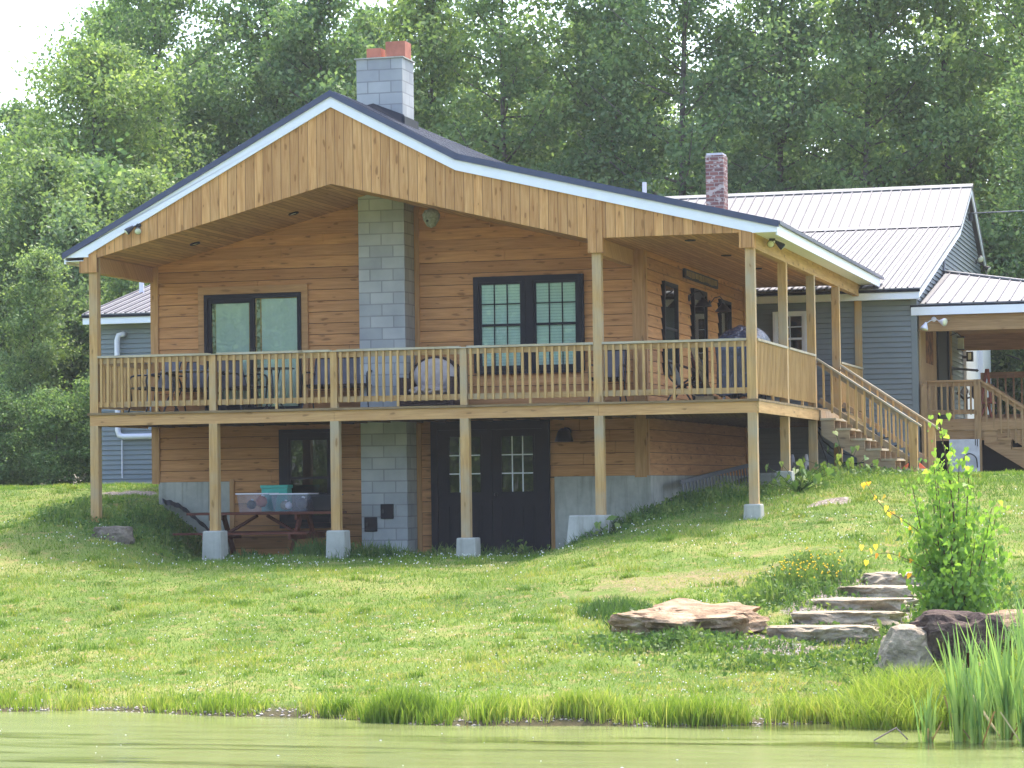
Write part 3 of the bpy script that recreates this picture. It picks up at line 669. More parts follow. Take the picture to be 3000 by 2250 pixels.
# ================================================================ GRAY HOUSE
gh = thing('gray_house', 'gray vinyl sided house with pale ribbed metal roof behind the wooden house', 'house', (4, 18, -1.2))
XL, XR, YF, YR = -5.05, 12.1, 12.0, 27.8
def groof(y): return 2.45+(y-11.6)*.236 if y < 19.7 else (4.362+(y-19.7)*.43 if y < 22.5 else 5.566-(y-22.5)*.48)
mb = MB(); lap_x(mb, XL, XR, -1.08, 2.36, YF, ex=.102, tb=.026, tt=.004, gap=.011); part('wall', mb, 'gsid', gh, 'gray lapped siding of the front wall')
mb = MB(); lap_y(mb, YF+.01, YR, -1.08, 5.4, XR, ex=.102, tb=.026, tt=.004, gap=.011,
   ytop=lambda z, a, b: (a if z < 2.3 else max(a, 11.6+(z-2.2)/.236 if z < 4.1 else 19.7+(z-4.1)/.43), min(b, 22.5+(5.3-z)/.48)))
part('wall', mb, 'gsid', gh, 'gray lapped siding of the gable end')
mb = MB(); mb.prism([(XL+.02,YF+.01,-1.3),(XL+.02,YR,-1.3),(XL+.02,YR,2.7),(XL+.02,22.5,5.3),(XL+.02,19.7,4.1),(XL+.02,YF+.01,2.3)], (XR-XL-.03,0,0)); part('wall_core', mb, 'gsid', gh)
part('foundation', B(XL+.01,XR-.01,YF-.03,YF+.2,-1.6,-1.085), 'conc', gh)
part('corner_board', MB().box(XR-.09,XR+.026,YF-.026,YF-.001,-1.08,2.33).box(XR+.001,XR+.027,YF,YF+.09,-1.08,2.33), 'gsid', gh)
prof = [(11.60,2.45),(19.7,4.362),(22.5,5.566),(29.0,2.45)]
mb = MB(); mb.prism([(-5.32,y,z) for y, z in prof]+[(-5.32,y,z-.05) for y, z in reversed(prof)], (17.56,0,0)); gr = part('roof', mb, 'groof', gh)
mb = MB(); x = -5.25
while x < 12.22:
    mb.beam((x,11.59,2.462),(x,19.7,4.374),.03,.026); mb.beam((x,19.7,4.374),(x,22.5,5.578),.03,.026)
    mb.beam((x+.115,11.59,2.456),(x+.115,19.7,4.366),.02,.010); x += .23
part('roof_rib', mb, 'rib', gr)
part('ridge_cap', MB().prism([(-5.34,22.30,5.500),(-5.34,22.5,5.586),(-5.34,22.7,5.500),(-5.34,22.7,5.515),(-5.34,22.5,5.602),(-5.34,22.30,5.516)],(17.6,0,0)), 'groof', gr)
part('transition_flashing', MB().prism([(-5.33,19.55,4.352),(-5.33,19.82,4.432),(-5.33,19.82,4.442),(-5.33,19.70,4.388),(-5.33,19.55,4.358)],(17.58,0,0)), 'groof', gr)
part('drip_edge', B(-5.32,12.24,11.585,11.60,2.37,2.425), 'black', gr)
part('fascia_board', B(-5.30,12.22,11.61,11.635,2.235,2.385), 'white', gh); part('soffit', B(-5.30,12.2,11.636,11.99,2.25,2.262), 'white', gh)
mb = MB(); mb.prism([(12.195,y,z-.052) for y, z in prof]+[(12.195,y,z-.20) for y, z in reversed(prof)], (.03,0,0)); part('fascia_board', mb, 'white', gh, 'white rake board of the gable end')
dh_window(gh, 9.30, 9.97, 1.0, 2.08, YF-.02, cols=2, rows=2, mat='white', back='darkglass', fr=.055)
part('brick_chimney', B(6.55,6.96,19.4,19.9,4.0,6.16), 'brick', gh, 'red brick chimney with whitish worn patches'); part('chimney_cap', B(6.57,6.94,19.42,19.88,6.16,6.21), 'whitep', gh)
part('vent_pipe', MB().lathe([(.055,0),(.055,.55)], (-5.95+.9,14.2,2.95), (0,0,1), 12), 'plastic', gh)
part('vent_pipe', MB().lathe([(.05,0),(.05,.6)], (4.95,20.2,5.1-.2+.2), (0,0,1), 12), 'plastic', gh)
# white vent piping on the left part
mb = MB().tube([(-4.50,11.93,2.02),(-4.50,11.90,2.03),(-4.60,11.86,2.0),(-4.63,11.86,1.9),(-4.63,11.86,.0),(-4.60,11.86,-.10),(-4.5,11.86,-.13),(0.2,11.86,-.13)], .058, 10)
part('vent_pipe', mb, 'plastic', gh, 'long white plastic vent pipe elbowing along the siding', smooth=True)
part('conduit', MB().tube([(-4.57,11.93,-.2),(-4.57,11.93,-1.0)], .014, 6), 'plastic', gh)
# cables under the stair
mb = MB()
for k, (xa, za, xb, zb, sag) in enumerate([(10.16,-.20,11.6,-.42,.22),(10.13,-.25,11.9,-.52,.42),(10.11,-.28,11.7,-.66,.50),(10.10,-.2,10.45,-1.15,.0),(11.3,-.35,11.9,-1.0,.0)]):
    P_ = []
    for i in range(13):
        t = i/12; P_.append((xa+(xb-xa)*t, 11.9-.02*k, za+(zb-za)*t-sag*math.sin(math.pi*t**.7)))
    mb.tube(P_, .014, 6)
tag(part('black_cable', mb, 'tarp'), 'bundle of black cables drooping on the gray siding under the deck stairs', 'cable')
# conduit and cable up the gable
mb = MB().tube([(12.14,16.9,3.1),(12.14,17.1,3.6),(12.15,18.2,4.0),(12.15,19.6,4.2),(12.15,21.2,4.75),(12.15,22.1,5.05),(12.15,22.5,4.95)], .028, 6)
part('conduit', mb, 'cablem', gh); part('insulator', MB().lathe([(.05,0),(.05,.18)], (12.17,22.7,4.75), (0,0,1), 8), 'metalblk', gh)
flood(gh, ((12.13,24.1,3.9),(1,0,0)), [((12.25,23.7,3.98),(.4,-.7,-.5)), ((12.32,24.4,3.8),(.7,-.2,-.6))], r=.08)
mb = MB().tube([(12.2,22.7,4.93),(14.5,21.0,4.78),(19,17.7,4.62),(26,12.5,4.9)], .014, 6)
tag(part('utility_wire', mb, 'cablem'), 'overhead wire running right from the gable of the gray house', 'cable')
# ---- side porch of the gray house
pp = [(12.19,12.0,2.16),(16.7,12.0,2.16),(12.19,16.9,3.13)]
mb = MB(); mb.prism([pp[0],pp[1],pp[2]], (0,0,-.05)); mb.prism([pp[2],pp[1],(16.7,24.0,2.16),(12.19,20.0,3.13)], (0,0,-.05)); sr = part('porch_roof', mb, 'groof', gh)
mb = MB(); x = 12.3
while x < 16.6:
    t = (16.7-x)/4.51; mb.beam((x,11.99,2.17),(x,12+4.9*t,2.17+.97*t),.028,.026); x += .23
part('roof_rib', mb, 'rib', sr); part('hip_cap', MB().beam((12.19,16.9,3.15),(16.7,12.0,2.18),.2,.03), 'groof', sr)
part('drip_edge', B(12.0,16.72,11.965,11.985,2.07,2.13), 'black', sr)
part('fascia_board', B(12.02,16.75,11.93,11.96,1.93,2.09), 'white', gh)
part('fascia_board', B(12.02,12.05,11.961,12.4,1.93,2.09), 'white', gh)
part('porch_beam', MB().box(12.16,16.7,12.05,12.2,1.62,1.92), 'oldwood_x', gh); part('porch_beam', B(12.16,16.7,19.9,20.1,1.60,1.95), 'oldwood_x', gh)
part('porch_ceiling', B(12.16,16.7,12.2,20.0,1.95,1.97), 'oldwood_x', gh)
part('wall_panel', B(12.13,12.16,12.15,15.0,-.1,1.95), 'oldwood', gh, 'bare wood wall panel with a black soot like stain')
g_ = G('soot_stain'); nn = g_.noise(g_.vmul(g_.pos(), (3,1.2,1)), 4.0, 5, .8); g_.bsdf(g_.ramp(nn, [(.4, c(24,22,26)), (.6, c(150,104,66))]), .9, .1)
part('stain', B(12.161,12.164,13.1,14.4,1.05,1.75), g_.m, gh)
pd = part('porch_door', MB().box(12.13,12.20,15.0,15.15,-.1,1.95).box(12.13,12.20,17.0,17.14,-.1,1.95).box(12.13,12.17,15.15,17.0,-.1,1.95), 'door', gh)
part('door_trim', B(12.13,12.22,17.15,17.5,-.1,1.95), 'oldwood', gh); part('white_panel', MB().box(12.125,12.19,20.8,23.6,-.2,2.5).box(12.125,12.3,23.6,25.6,-.2,2.5), 'white', gh, 'white door and casing on the gable wall')
flood(gh, ((12.45,12.04,1.85),(0,-1,0)), [((12.30,11.93,1.76),(-.25,-.3,-.9)), ((12.58,11.92,1.80),(.8,-.5,-.2))], m='plastic', r=.075)
# porch platform, railing, stair
part('porch_floor', MB().box(12.16,17.0,12.1,20.0,-.14,-.10), 'oldwood_x', gh)
part('rim_board', MB().box(12.16,17.0,12.06,12.1,-.32,-.142).box(12.16,14.4,12.09,12.13,-.52,-.322), 'oldwood_x', gh)
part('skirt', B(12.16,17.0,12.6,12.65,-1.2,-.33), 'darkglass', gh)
part('porch_post', B(13.19,13.32,12.02,12.15,-1.25,.66), 'oldwood', gh); part('porch_post', B(12.17,12.29,12.02,12.13,-1.25,.60), 'oldwood', gh)
rail_sec((12.29,12.08),(13.19,12.08),(0,-1), top=.72, m=('oldwood_x','oldwood','oldwood_x'), z0=-.1, nb=8, parent=gh)
rail_sec((13.0,16.6),(17.0,16.6),(0,-1), top=1.03, m=('oldwood_x','oldwood','oldwood_x'), z0=-.1, nb=24, parent=gh)
part('porch_post', B(12.9,13.0,16.55,16.65,-.1,.96), 'oldwood', gh)
stair(gh, 13.34, 0, 12.06, 13.6, -.12, -1.22, 6, .27, ('oldwood_x','oldwood_x','oldwood','oldwood'), rail_h=.76)
# wall decor on gable wall
def decor(name, label, cat, fn, loc):
    t = thing(name, label, cat, loc); fn(t, *loc); return t
def f1(t, x, y, z):
    part('bracket', MB().box(x-.01,x+.0,y-.04,y+.04,z-.1,z+.1).beam((x,y,z+.05),(x+.5,y+.2,z),.02,.05), 'metalblk', t)
    part('knob', MB().lathe([(0,-.04),(.04,0),(0,.04)], (x+.5,y+.2,z), (1,0,0), 8), 'metalblk', t)
decor('plant_hook', 'black iron bracket arm on the gable wall of the gray house porch', 'bracket', f1, (12.24,17.3,1.05))
def f2(t, x, y, z):
    part('lantern_arm', MB().tube([(x-.02,y,z+.1),(x+.12,y,z+.15),(x+.2,y,z+.08)], .012, 6), 'metalblk', t)
    L = part('lantern_frame', MB().box(x+.12,x+.28,y-.08,y+.08,z-.22,z-.20).box(x+.12,x+.28,y-.08,y+.08,z+.04,z+.07), 'metalblk', t)
    part('glass', B(x+.14,x+.26,y-.06,y+.06,z-.2,z+.04), 'lampglass', L)
decor('porch_lantern', 'small black lantern beside the dark door of the gray house', 'lantern', f2, (12.24,17.2,1.70))
def f3(t, x, y, z):
    part('lamp_body', MB().box(x-.10,x,y-.03,y+.03,z-.03,z+.03).box(x,x+.14,y-.10,y+.10,z-.10,z+.12), 'metalblk', t)
    part('lens', B(x+.04,x+.11,y-.108,y-.101,z-.06,z+.09), 'lampglass', t)
decor('porch_spotlight', 'square black spotlight near the white panel on the gable wall', 'light', f3, (12.22,20.6,1.48))
def f4(t, x, y, z):
    part('dried_plant', MB().tube([(x,y,z),(x+.15,y-.1,z-.15),(x+.3,y,z-.1),(x+.45,y,z+.2),(x+.6,y+.1,z+.35)], .03, 5, .4).lathe([(.0,-.15),(.10,-.05),(.08,.1),(0,.15)], (x+.35,y,z), (0,0,1), 7).tube([(x+.2,y,z),(x+.2,y,z-.4)],.02,5).tube([(x+.45,y,z),(x+.5,y,z-.35)],.02,5), 'wicker', t)
    part('cushion_patch', MB().lathe([(.0,-.1),(.09,-.03),(.07,.08),(0,.1)], (x+.15,y-.02,z+.02), (1,0,.3), 7), 'cushion', t)
decor('wall_ornament', 'brown and cream figure shaped ornament hanging below the iron bracket', 'ornament', f4, (12.20,18.6,.62))

# ================================================================ THINGS ON THE DECK
t = thing('door_sign', 'long dark wooden sign above the side door of the wooden house', 'sign', (8.82,7.1,2.34))
part('board', B(8.80,8.85,5.55,8.6,2.33,2.49), 'tarp', t)
mb = MB(); y = 5.65
while y < 8.5: part('letter', B(8.851,8.862,y,y+.07+.04*math.sin(y*9)**2,2.36+.01*math.sin(y*7),2.46), 'plankold', t); y += .16
pass
t = thing('paper_wasp_nest', 'gray papery wasp nest under the gable beside the chimney', 'nest', (5.40,1.6,3.28))
part('nest_body', MB().lathe([(.0,-.16),(.07,-.13),(.13,-.03),(.15,.06),(.11,.13),(.04,.16)], (5.40,1.6,3.14), (0,0,1), 14), 'nest', t, smooth=True)
part('nest_hole', MB().lathe([(.022,0),(.022,.012)], (5.37,1.475,3.09), (0,-1,-.2), 8), 'metalblk', t)
def arc(pts, n=6):
    """smooth path through control points (Catmull-Rom)"""
    P = [Vector(p) for p in pts]; out = []
    for i in range(len(P)-1):
        a = P[max(i-1,0)]; b = P[i]; c_ = P[i+1]; d = P[min(i+2,len(P)-1)]
        for k in range(n):
            t_ = k/n; out.append(.5*((2*b)+(c_-a)*t_+(2*a-5*b+4*c_-d)*t_*t_+(3*b-a-3*c_+d)*t_**3))
    out.append(P[-1]); return out
def sling_chair(label, loc, rot, wd=.54, hb=.90, group=None, cat='chair', name='patio_chair'):
    t = thing(name, label, cat, (0,0,0), group); h = wd/2; r = .014
    mb = MB()  # sling back then seat, facing -Y
    mb.prism([(-h+.02,.22,.42),(-h+.02,.40,hb),(-h+.02,.415,hb),(-h+.02,.235,.42)], (wd-.04,0,0)); part('backrest', mb, 'sling', t)
    mb = MB(); mb.prism([(-h+.02,-.24,.43),(-h+.02,.22,.39),(-h+.02,.22,.405),(-h+.02,-.24,.445)], (wd-.04,0,0)); part('seat', mb, 'sling', t)
    part('frame', MB().tube([(-h,-.26,.435),(h,-.26,.435)], r, 6).tube([(-h,.235,.40),(h,.235,.40)], r, 6).tube([(-h,.41,hb),(h,.41,hb)], r, 6), 'metalblk', t)
    for s_ in (-h, h):
        part('side_frame', MB().tube([(s_,-.26,.435),(s_,.23,.40),(s_,.41,hb)], r, 6), 'metalblk', t)
        part('armrest', MB().tube(arc([(s_,.31,.64),(s_,.1,.66),(s_,-.2,.64),(s_,-.27,.56),(s_,-.26,.44)]), r*1.2, 6), 'metalblk', t)
        part('leg', MB().tube(arc([(s_,-.26,.44),(s_,-.24,.2),(s_*1.06,-.30,.0)]), r, 6), 'metalblk', t); part('leg', MB().tube(arc([(s_,.23,.41),(s_,.22,.2),(s_*1.06,.36,.0)]), r, 6), 'metalblk', t)
    t.location = loc; t.rotation_euler = (0,0,rot); return t
ch1 = sling_chair('gray sling patio chair turned toward the oval table, nearest the left deck corner', (.62,1.15,.002), R(-38), .58)
ch2 = dup(ch1, (1.10,1.95,.002), R(4), 'gray sling patio chair behind the oval table against the house wall')
ch3 = dup(ch1, (2.02,1.75,.002), R(62), 'gray sling patio chair seen side on at the right end of the oval table')
ch4 = sling_chair('gray sling patio chair with tall back behind the wide front porch post', (8.30,1.75,.002), R(3), .50)
for q in (ch1, ch2, ch3): q['group'] = 'patio chairs around the oval table'
ls = sling_chair('wide gray sling loveseat beside the block chimney', (3.70,1.85,.002), 0, 1.12, .90, cat='loveseat', name='patio_loveseat')
# oval table
t = thing('oval_patio_table', 'oval glass topped patio table with dark curved legs at the left end of the deck', 'table', (1.35,1.25,0))
mb = MB(); n = 28; vs = []
for z_ in (.695, .71):
    for k in range(n): a = 2*math.pi*k/n; vs.append((1.35+.60*math.cos(a), 1.25+.42*math.sin(a), z_))
mb.add(vs, [tuple(range(n-1,-1,-1)), tuple(range(n,2*n))]+[(k,(k+1)%n,(k+1)%n+n,k+n) for k in range(n)]); part('table_top', mb, 'alu', t)
for sx in (-1,1):
    for sy in (-1,1): part('leg', MB().tube(arc([(1.35+sx*.42,1.25+sy*.22,.69),(1.35+sx*.30,1.25+sy*.14,.45),(1.35+sx*.40,1.25+sy*.2,.25),(1.35+sx*.46,1.25+sy*.27,.003)]), .016, 6), 'metalblk', t)
t = thing('bistro_table', 'small round black bistro table in front of the sliding door', 'table', (2.66,1.5,0))
part('table_top', MB().lathe([(.0,.715),(.34,.715),(.345,.73),(0,.74)], (2.66,1.5,0), (0,0,1), 24), 'metalblk', t)
for k in range(4):
    a = math.pi/4+k*math.pi/2; cx_, sy_ = math.cos(a), math.sin(a)
    part('leg', MB().tube(arc([(2.66+cx_*.10,1.5+sy_*.10,.71),(2.66+cx_*.05,1.5+sy_*.05,.4),(2.66+cx_*.06,1.5+sy_*.06,.22),(2.66+cx_*.24,1.5+sy_*.24,.003)]), .012, 6), 'metalblk', t)
# round wicker chair
t = thing('round_wicker_chair', 'dark brown round backed wicker chair with tufted beige cushions', 'chair', (5.32,1.75,0))
mb = MB(); n = 16; outer = []; inner = []
for k in range(n+1):
    a = math.pi*k/n; outer.append((5.32-.50*math.cos(a), .42+.47*math.sin(a))); inner.append((5.32-.36*math.cos(a), .40+.34*math.sin(a)))
mb.prism([(x,2.0,z) for x, z in [(4.82,.02)]+outer+[(5.82,.02)]], (0,.10,0)); part('backrest', mb, 'wicker', t)
for s_ in (-1,1): part('armrest', B(5.32+s_*.43-.06,5.32+s_*.43+.06,1.42,1.999,.02,.52), 'wicker', t, bevel=.03)
part('seat', B(4.96,5.68,1.42,1.999,.06,.24), 'wicker', t)
part('leg', MB().tube(arc([(4.9,1.45,.10),(5.32,1.38,.17),(5.74,1.45,.10)]), .03, 6), 'wicker', t)
def cushion(nm, cen, rx, rz, thick, parent, seed):
    import bmesh
    bm = bmesh.new(); bmesh.ops.create_icosphere(bm, subdivisions=4, radius=1)
    for v in bm.verts:
        x, y, z = v.co; k = math.cos(x*9+seed)*math.cos(z*8)
        v.co = (x*rx, y*thick*(1+.22*k), z*rz)
    me = bpy.data.meshes.new(nm); bm.to_mesh(me); bm.free()
    for p in me.polygons: p.use_smooth = True
    o = link(nm, me, M['cushion'], parent); o.location = Vector(cen)-ORG[parent]; ORG[o] = Vector(cen); return o
cushion('back_cushion', (5.32,1.96,.56), .37, .29, .11, t, 0); cushion('seat_cushion', (5.32,1.68,.30), .37, .10, .30, t, 2)
# folded camping chair, leaning boards
t = thing('folding_chair', 'dark tubular folding chair standing open beside the right side door', 'chair', (9.6,1.7,0))
for y in (1.5,1.95):
    part('side_frame', MB().tube(arc([(9.33,y,.70),(9.38,y,.42),(9.60,y,.22),(9.75,y,.003)]), .016, 6).tube([(9.85,y,.47),(9.45,y,.22),(9.32,y,.003)], .016, 6), 'metalblk', t)
    part('armrest', MB().beam((9.38,y,.66),(9.85,y,.50),.035,.03), 'wicker', t)
part('backrest', MB().prism([(9.33,1.52,.70),(9.50,1.52,.26),(9.53,1.52,.27),(9.36,1.52,.71)], (0,.41,0)), 'tarp', t)
part('seat', MB().prism([(9.50,1.52,.27),(9.84,1.52,.33),(9.84,1.52,.35),(9.50,1.52,.29)], (0,.41,0)), 'tarp', t)
t = part('leaning_plank', MB().beam((0,0,0),(-.34,.25,.86),.10,.03), 'plankold'); t.location = (10.05,1.6,.035); tag(t, 'pale wooden plank leaning toward the side door of the wooden house', 'plank')
t = part('leaning_plank', MB().beam((0,0,0),(-.30,.22,.80),.12,.03), 'picnic'); t.location = (9.96,1.85,.035); tag(t, 'dark brown plank leaning behind the pale one near the side door', 'plank')
t = thing('cardboard_box', 'small tan box on the deck floor under the planks', 'box', (10.05,1.25,0)); part('box_body', B(9.88,10.18,1.1,1.4,.001,.09), 'plankold', t); part('flap', MB().beam((9.88,1.25,.09),(9.80,1.25,.13),.28,.006), 'plankold', t)
# covered grill
t = thing('covered_grill', 'barbecue grill under a shiny black cover at the right front corner of the deck', 'grill', (10.55,1.75,0))
nu, nv = 48, 26; vs = []; y0_, y1_ = .95, 2.65
for j in range(nv+1):
    tt = j/nv; z_ = .10+1.10*tt
    for i in range(nu):
        a = 2*math.pi*i/nu; ca, sa = math.cos(a), math.sin(a)
        hx = .34; hy = .84
        sq = 1/max(abs(ca)**1, abs(sa)**1); sq = min(sq, 1.30)
        top_ = 1 if tt < .72 else math.sqrt(max(0, 1-((tt-.72)/.285)**2))
        k = 1+.025*math.sin(a*9+tt*5)+.02*math.sin(a*17-tt*11)
        shy = 1-.28*max(0, tt-.70)/.3
        vs.append((10.55+ca*sq*hx*k*(.25+.75*top_), 1.8+sa*sq*hy*k*shy*(.35+.65*top_), z_+.03*math.sin(a*3)*(tt > .7)+(.02*math.sin(a*7) if j == 0 else 0)))
mb = MB(); mb.add(vs, [(j*nu+i, j*nu+(i+1)%nu, (j+1)*nu+(i+1)%nu, (j+1)*nu+i) for j in range(nv) for i in range(nu)]+[tuple(range(nv*nu, nv*nu+nu))])
part('grill_cover', mb, 'cover', t, smooth=True)
for x in (10.32,10.76):
    for y in (1.15,2.4): part('leg', B(x,x+.03,y,y+.03,.03,.3), 'metalblk', t)
for y in (1.1,2.5): part('caster', MB().lathe([(.0,-.015),(.035,-.015),(.035,.015),(0,.015)], (10.34,y,.036), (1,0,0), 12), 'plastic', t)

# ================================================================ THINGS UNDER THE DECK
t = thing('picnic_table', 'reddish brown wooden picnic table with attached benches under the deck', 'table', (2.6,1.25,-2.42))
mb = MB()
for k in range(5): mb.box(1.32,3.86,.88+k*.155,.88+k*.155+.145,-1.70,-1.66)
part('table_top', mb, 'picnic', t)
for y in (.42, 1.86): part('bench', MB().box(1.26,3.62,y,y+.135,-2.02,-1.985).box(1.26,3.62,y+.14,y+.275,-2.02,-1.985), 'picnic', t)
for x in (1.75,3.25):
    part('leg', MB().beam((x,1.08,-1.71),(x,.55,-2.44),.04,.12,up=(0,1,0)), 'picnic', t); part('leg', MB().beam((x,1.46,-1.71),(x,2.0,-2.44),.04,.12,up=(0,1,0)), 'picnic', t)
    part('bench_support', MB().beam((x+.04,.42,-2.06),(x+.04,2.13,-2.06),.04,.09), 'picnic', t); part('top_cleat', B(x-.04,x,.9,1.62,-1.79,-1.702), 'picnic', t)
part('brace', MB().beam((1.80,1.27,-2.06),(2.42,1.27,-1.72),.04,.09,up=(0,1,0)), 'picnic', t); part('brace', MB().beam((3.20,1.27,-2.06),(2.60,1.27,-1.72),.04,.09,up=(0,1,0)), 'picnic', t)
def tote(label, x0, x1, y0, y1, z0, h, items):
    t = thing('storage_bin', label, 'storage bin', ((x0+x1)/2,(y0+y1)/2,z0), 'clear storage bins on the picnic table')
    d = .04; vs = [(x0+d,y0+d,z0),(x1-d,y0+d,z0),(x1-d,y1-d,z0),(x0+d,y1-d,z0),(x0,y0,z0+h),(x1,y0,z0+h),(x1,y1,z0+h),(x0,y1,z0+h)]
    part('bin_wall', MB().add(vs, [(0,3,2,1),(0,1,5,4),(1,2,6,5),(2,3,7,6),(3,0,4,7)]), 'bin', t)
    part('rim', MB().box(x0-.015,x1+.015,y0-.015,y0,z0+h-.02,z0+h).box(x0-.015,x1+.015,y1,y1+.015,z0+h-.02,z0+h).box(x0-.015,x0,y0,y1,z0+h-.02,z0+h).box(x1,x1+.015,y0,y1,z0+h-.02,z0+h), 'plastic', t)
    for nm, m, (x, y, z, r) in items:
        q = thing(nm[0], nm[1], nm[2], (x,y,z0+z)); part(nm[3], MB().lathe([(0,-r),(r*.75,-r*.7),(r,0),(r*.7,r*.75),(0,r*.95)], (x,y,z0+z), (.2,.1,1), 12), m, q, smooth=True)
        part('cap', MB().lathe([(r*.3,r*.9),(r*.28,r*1.15),(0,r*1.2)], (x,y,z0+z), (.2,.1,1), 8), 'whitep', q)
tote('clear plastic storage bin with red and blue toys inside on the picnic table', 2.16,2.72,1.0,1.45,-1.655,.31,
     [(('toy_ball','dark red ball in the left clear storage bin','toy','ball'),'redp',(2.52,1.22,.17,.10)),(('toy_ball','dark blue ball in the left clear storage bin','toy','ball'),'tarp',(2.34,1.22,.12,.08))])
tote('clear plastic storage bin with white bottles inside beside the black tub', 2.76,3.40,1.0,1.5,-1.655,.30,
     [(('spray_bottle','white bottle in the right clear storage bin','bottle','bottle'),'whitep',(3.02,1.15,.1,.06)),(('duffel_bag','dark rolled bag in the right clear storage bin','bag','bag'),'sling',(3.2,1.3,.13,.10)),(('glove_bundle','pale gray bundle in the left half of the right clear bin','bundle','bundle'),'nest',(2.9,1.3,.1,.08))])
t = thing('teal_box', 'teal plastic lidded box resting behind the clear bins on the picnic table', 'box', (2.62,1.60,-1.65))
part('box_body', B(2.40,2.86,1.53,1.76,-1.655,-1.27), 'teal', t, bevel=.01); part('lid', B(2.385,2.875,1.515,1.775,-1.269,-1.215), 'teal', t, bevel=.01)
t = thing('black_crate', 'black plastic tub at the right end of the picnic table', 'tub', (3.65,1.25,-1.655))
part('tub_body', MB().add([(3.50,1.03,-1.655),(3.80,1.03,-1.655),(3.80,1.45,-1.655),(3.50,1.45,-1.655),(3.46,.98,-1.40),(3.84,.98,-1.40),(3.84,1.5,-1.40),(3.46,1.5,-1.40)], [(0,3,2,1),(4,5,6,7),(0,1,5,4),(1,2,6,5),(2,3,7,6),(3,0,4,7)]), 'tarp', t, bevel=.02); part('lid', B(3.45,3.85,.97,1.51,-1.399,-1.375), 'tarp', t, bevel=.008)
# ladder on its side along the right wall
t = thing('ladder', 'gray aluminum ladder lying on its side along the concrete foundation', 'ladder', (9.15,6.0,-1.5))
for dz in (0, .36): part('side_rail', MB().beam((9.20-.1*dz,3.3,-1.62+dz),(9.20-.1*dz,9.6,-1.32+dz),.03,.07), 'alu', t)
for k in range(21):
    y = 3.45+k*.3; z = -1.62+.30*(y-3.3)/6.3; part('rung', MB().tube([(9.20,y,z),(9.165,y,z+.36)], .016, 6), 'alu', t)
t = part('concrete_block', MB().box(-.2,.2,-.1,.1,0,.19), 'conc2', bevel=.015); t.location = (10.0,3.6,-1.52); tag(t, 'loose concrete block in the grass beneath the ladder end', 'block')
t = part('foundation_stone', MB().box(-.22,.22,-.12,.12,0,.2), 'conc2', bevel=.03); t.location = (10.2,5.6,-1.32); tag(t, 'gray block half sunk in weeds just left of the right concrete footing', 'block')
# hose reel
t = thing('hose_reel', 'empty white hose reel standing in the grass under the deck', 'reel', (10.25,9.0,-1.2))
for x in (10.12,10.38): part('disc', MB().lathe([(.19,-.012),(.215,-.012),(.215,.012),(.19,.012)], (x,9.0,-.98), (1,0,0), 22), 'plastic', t)
for x in (10.12,10.38): part('spoke', MB().beam((x,8.81,-.98),(x,9.19,-.98),.012,.02).beam((x,9.0,-1.17),(x,9.0,-.79),.012,.02,up=(0,1,0)), 'plastic', t)
part('drum', MB().lathe([(.06,0),(.06,.26)], (10.12,9.0,-.98), (1,0,0), 14), 'plastic', t)
for x in (10.09,10.41): part('stand', MB().tube([(x,8.75,-1.22),(x,9.0,-.98),(x,9.25,-1.22)], .012, 6), 'metalblk', t)
part('handle', MB().tube([(10.39,9,-.98),(10.43,9,-.98),(10.43,9,-.90),(10.47,9,-.90)], .012, 6), 'plastic', t)
# landscape fabric edges on the banks
def fabric(label, pts, w_):
    mb = MB(); P_ = arc(pts, 8)
    for i in range(len(P_)-1):
        a, b = P_[i], P_[i+1]; o1 = .012*math.sin(i*1.7); o2 = .012*math.sin((i+1)*1.7)
        mb.add([a+Vector((0,0,o1)), b+Vector((0,0,o2)), b+Vector((w_*.5,-w_,-w_*.55+o2)), a+Vector((w_*.5,-w_,-w_*.55+o1))], [(0,1,2,3)])
    tag(part('landscape_fabric', mb, 'tarp'), label, 'fabric', None)
fabric('black landscape fabric on the bank left of the picnic table', [(.30,2.30,-1.42),(.62,2.25,-1.50),(.95,2.2,-1.72),(1.35,2.15,-2.05),(1.6,2.1,-2.3)], .16)
fabric('black landscape fabric rumpled on the bank against the right foundation', [(8.45,1.9,-2.0),(8.75,1.9,-1.78),(9.05,2.1,-1.62),(9.2,2.8,-1.52),(9.3,3.4,-1.50)], .13)
# under the right porch
t = thing('white_bin', 'tall white plastic bin with dark slots and a hoop handle under the right porch', 'bin', (12.95,11.95,-1.2))
part('bin_body', B(12.70,13.28,11.99,12.05,-1.16,-.50), 'whitep', t, bevel=.01); part('slot', MB().box(13.20,13.215,11.982,11.989,-.62,-.5).box(13.24,13.255,11.982,11.989,-.64,-.5), 'metalblk', t)
part('handle', MB().tube(arc([(12.98,11.93,-1.05),(13.0,11.9,-.85),(13.1,11.9,-.78),(13.22,11.9,-.86),(13.24,11.93,-1.05)]), .012, 6), 'metalblk', t)
part('wheel', MB().lathe([(.0,-.02),(.06,-.02),(.06,.02),(0,.02)], (13.1,11.95,-1.16), (1,0,0), 14), 'metalblk', t)
t = thing('spare_wheel', 'silver rimmed wheel with black tyre behind the right porch stairs', 'wheel', (14.15,14.0,-.85))
part('tyre', MB().lathe([(.17,-.08),(.25,-.09),(.29,-.05),(.29,.05),(.25,.09),(.17,.08)], (14.15,14.0,-.80), (0,-1,0), 24), 'tarp', t); part('rim', MB().lathe([(.0,.02),(.05,.04),(.12,.03),(.165,.085),(.17,.06),(.16,0)], (14.15,14.0,-.80), (0,-1,0), 24), 'alu', t)
t = thing('porch_chair', 'faded red folding chair on the porch of the gray house', 'chair', (13.05,15.6,-.1))
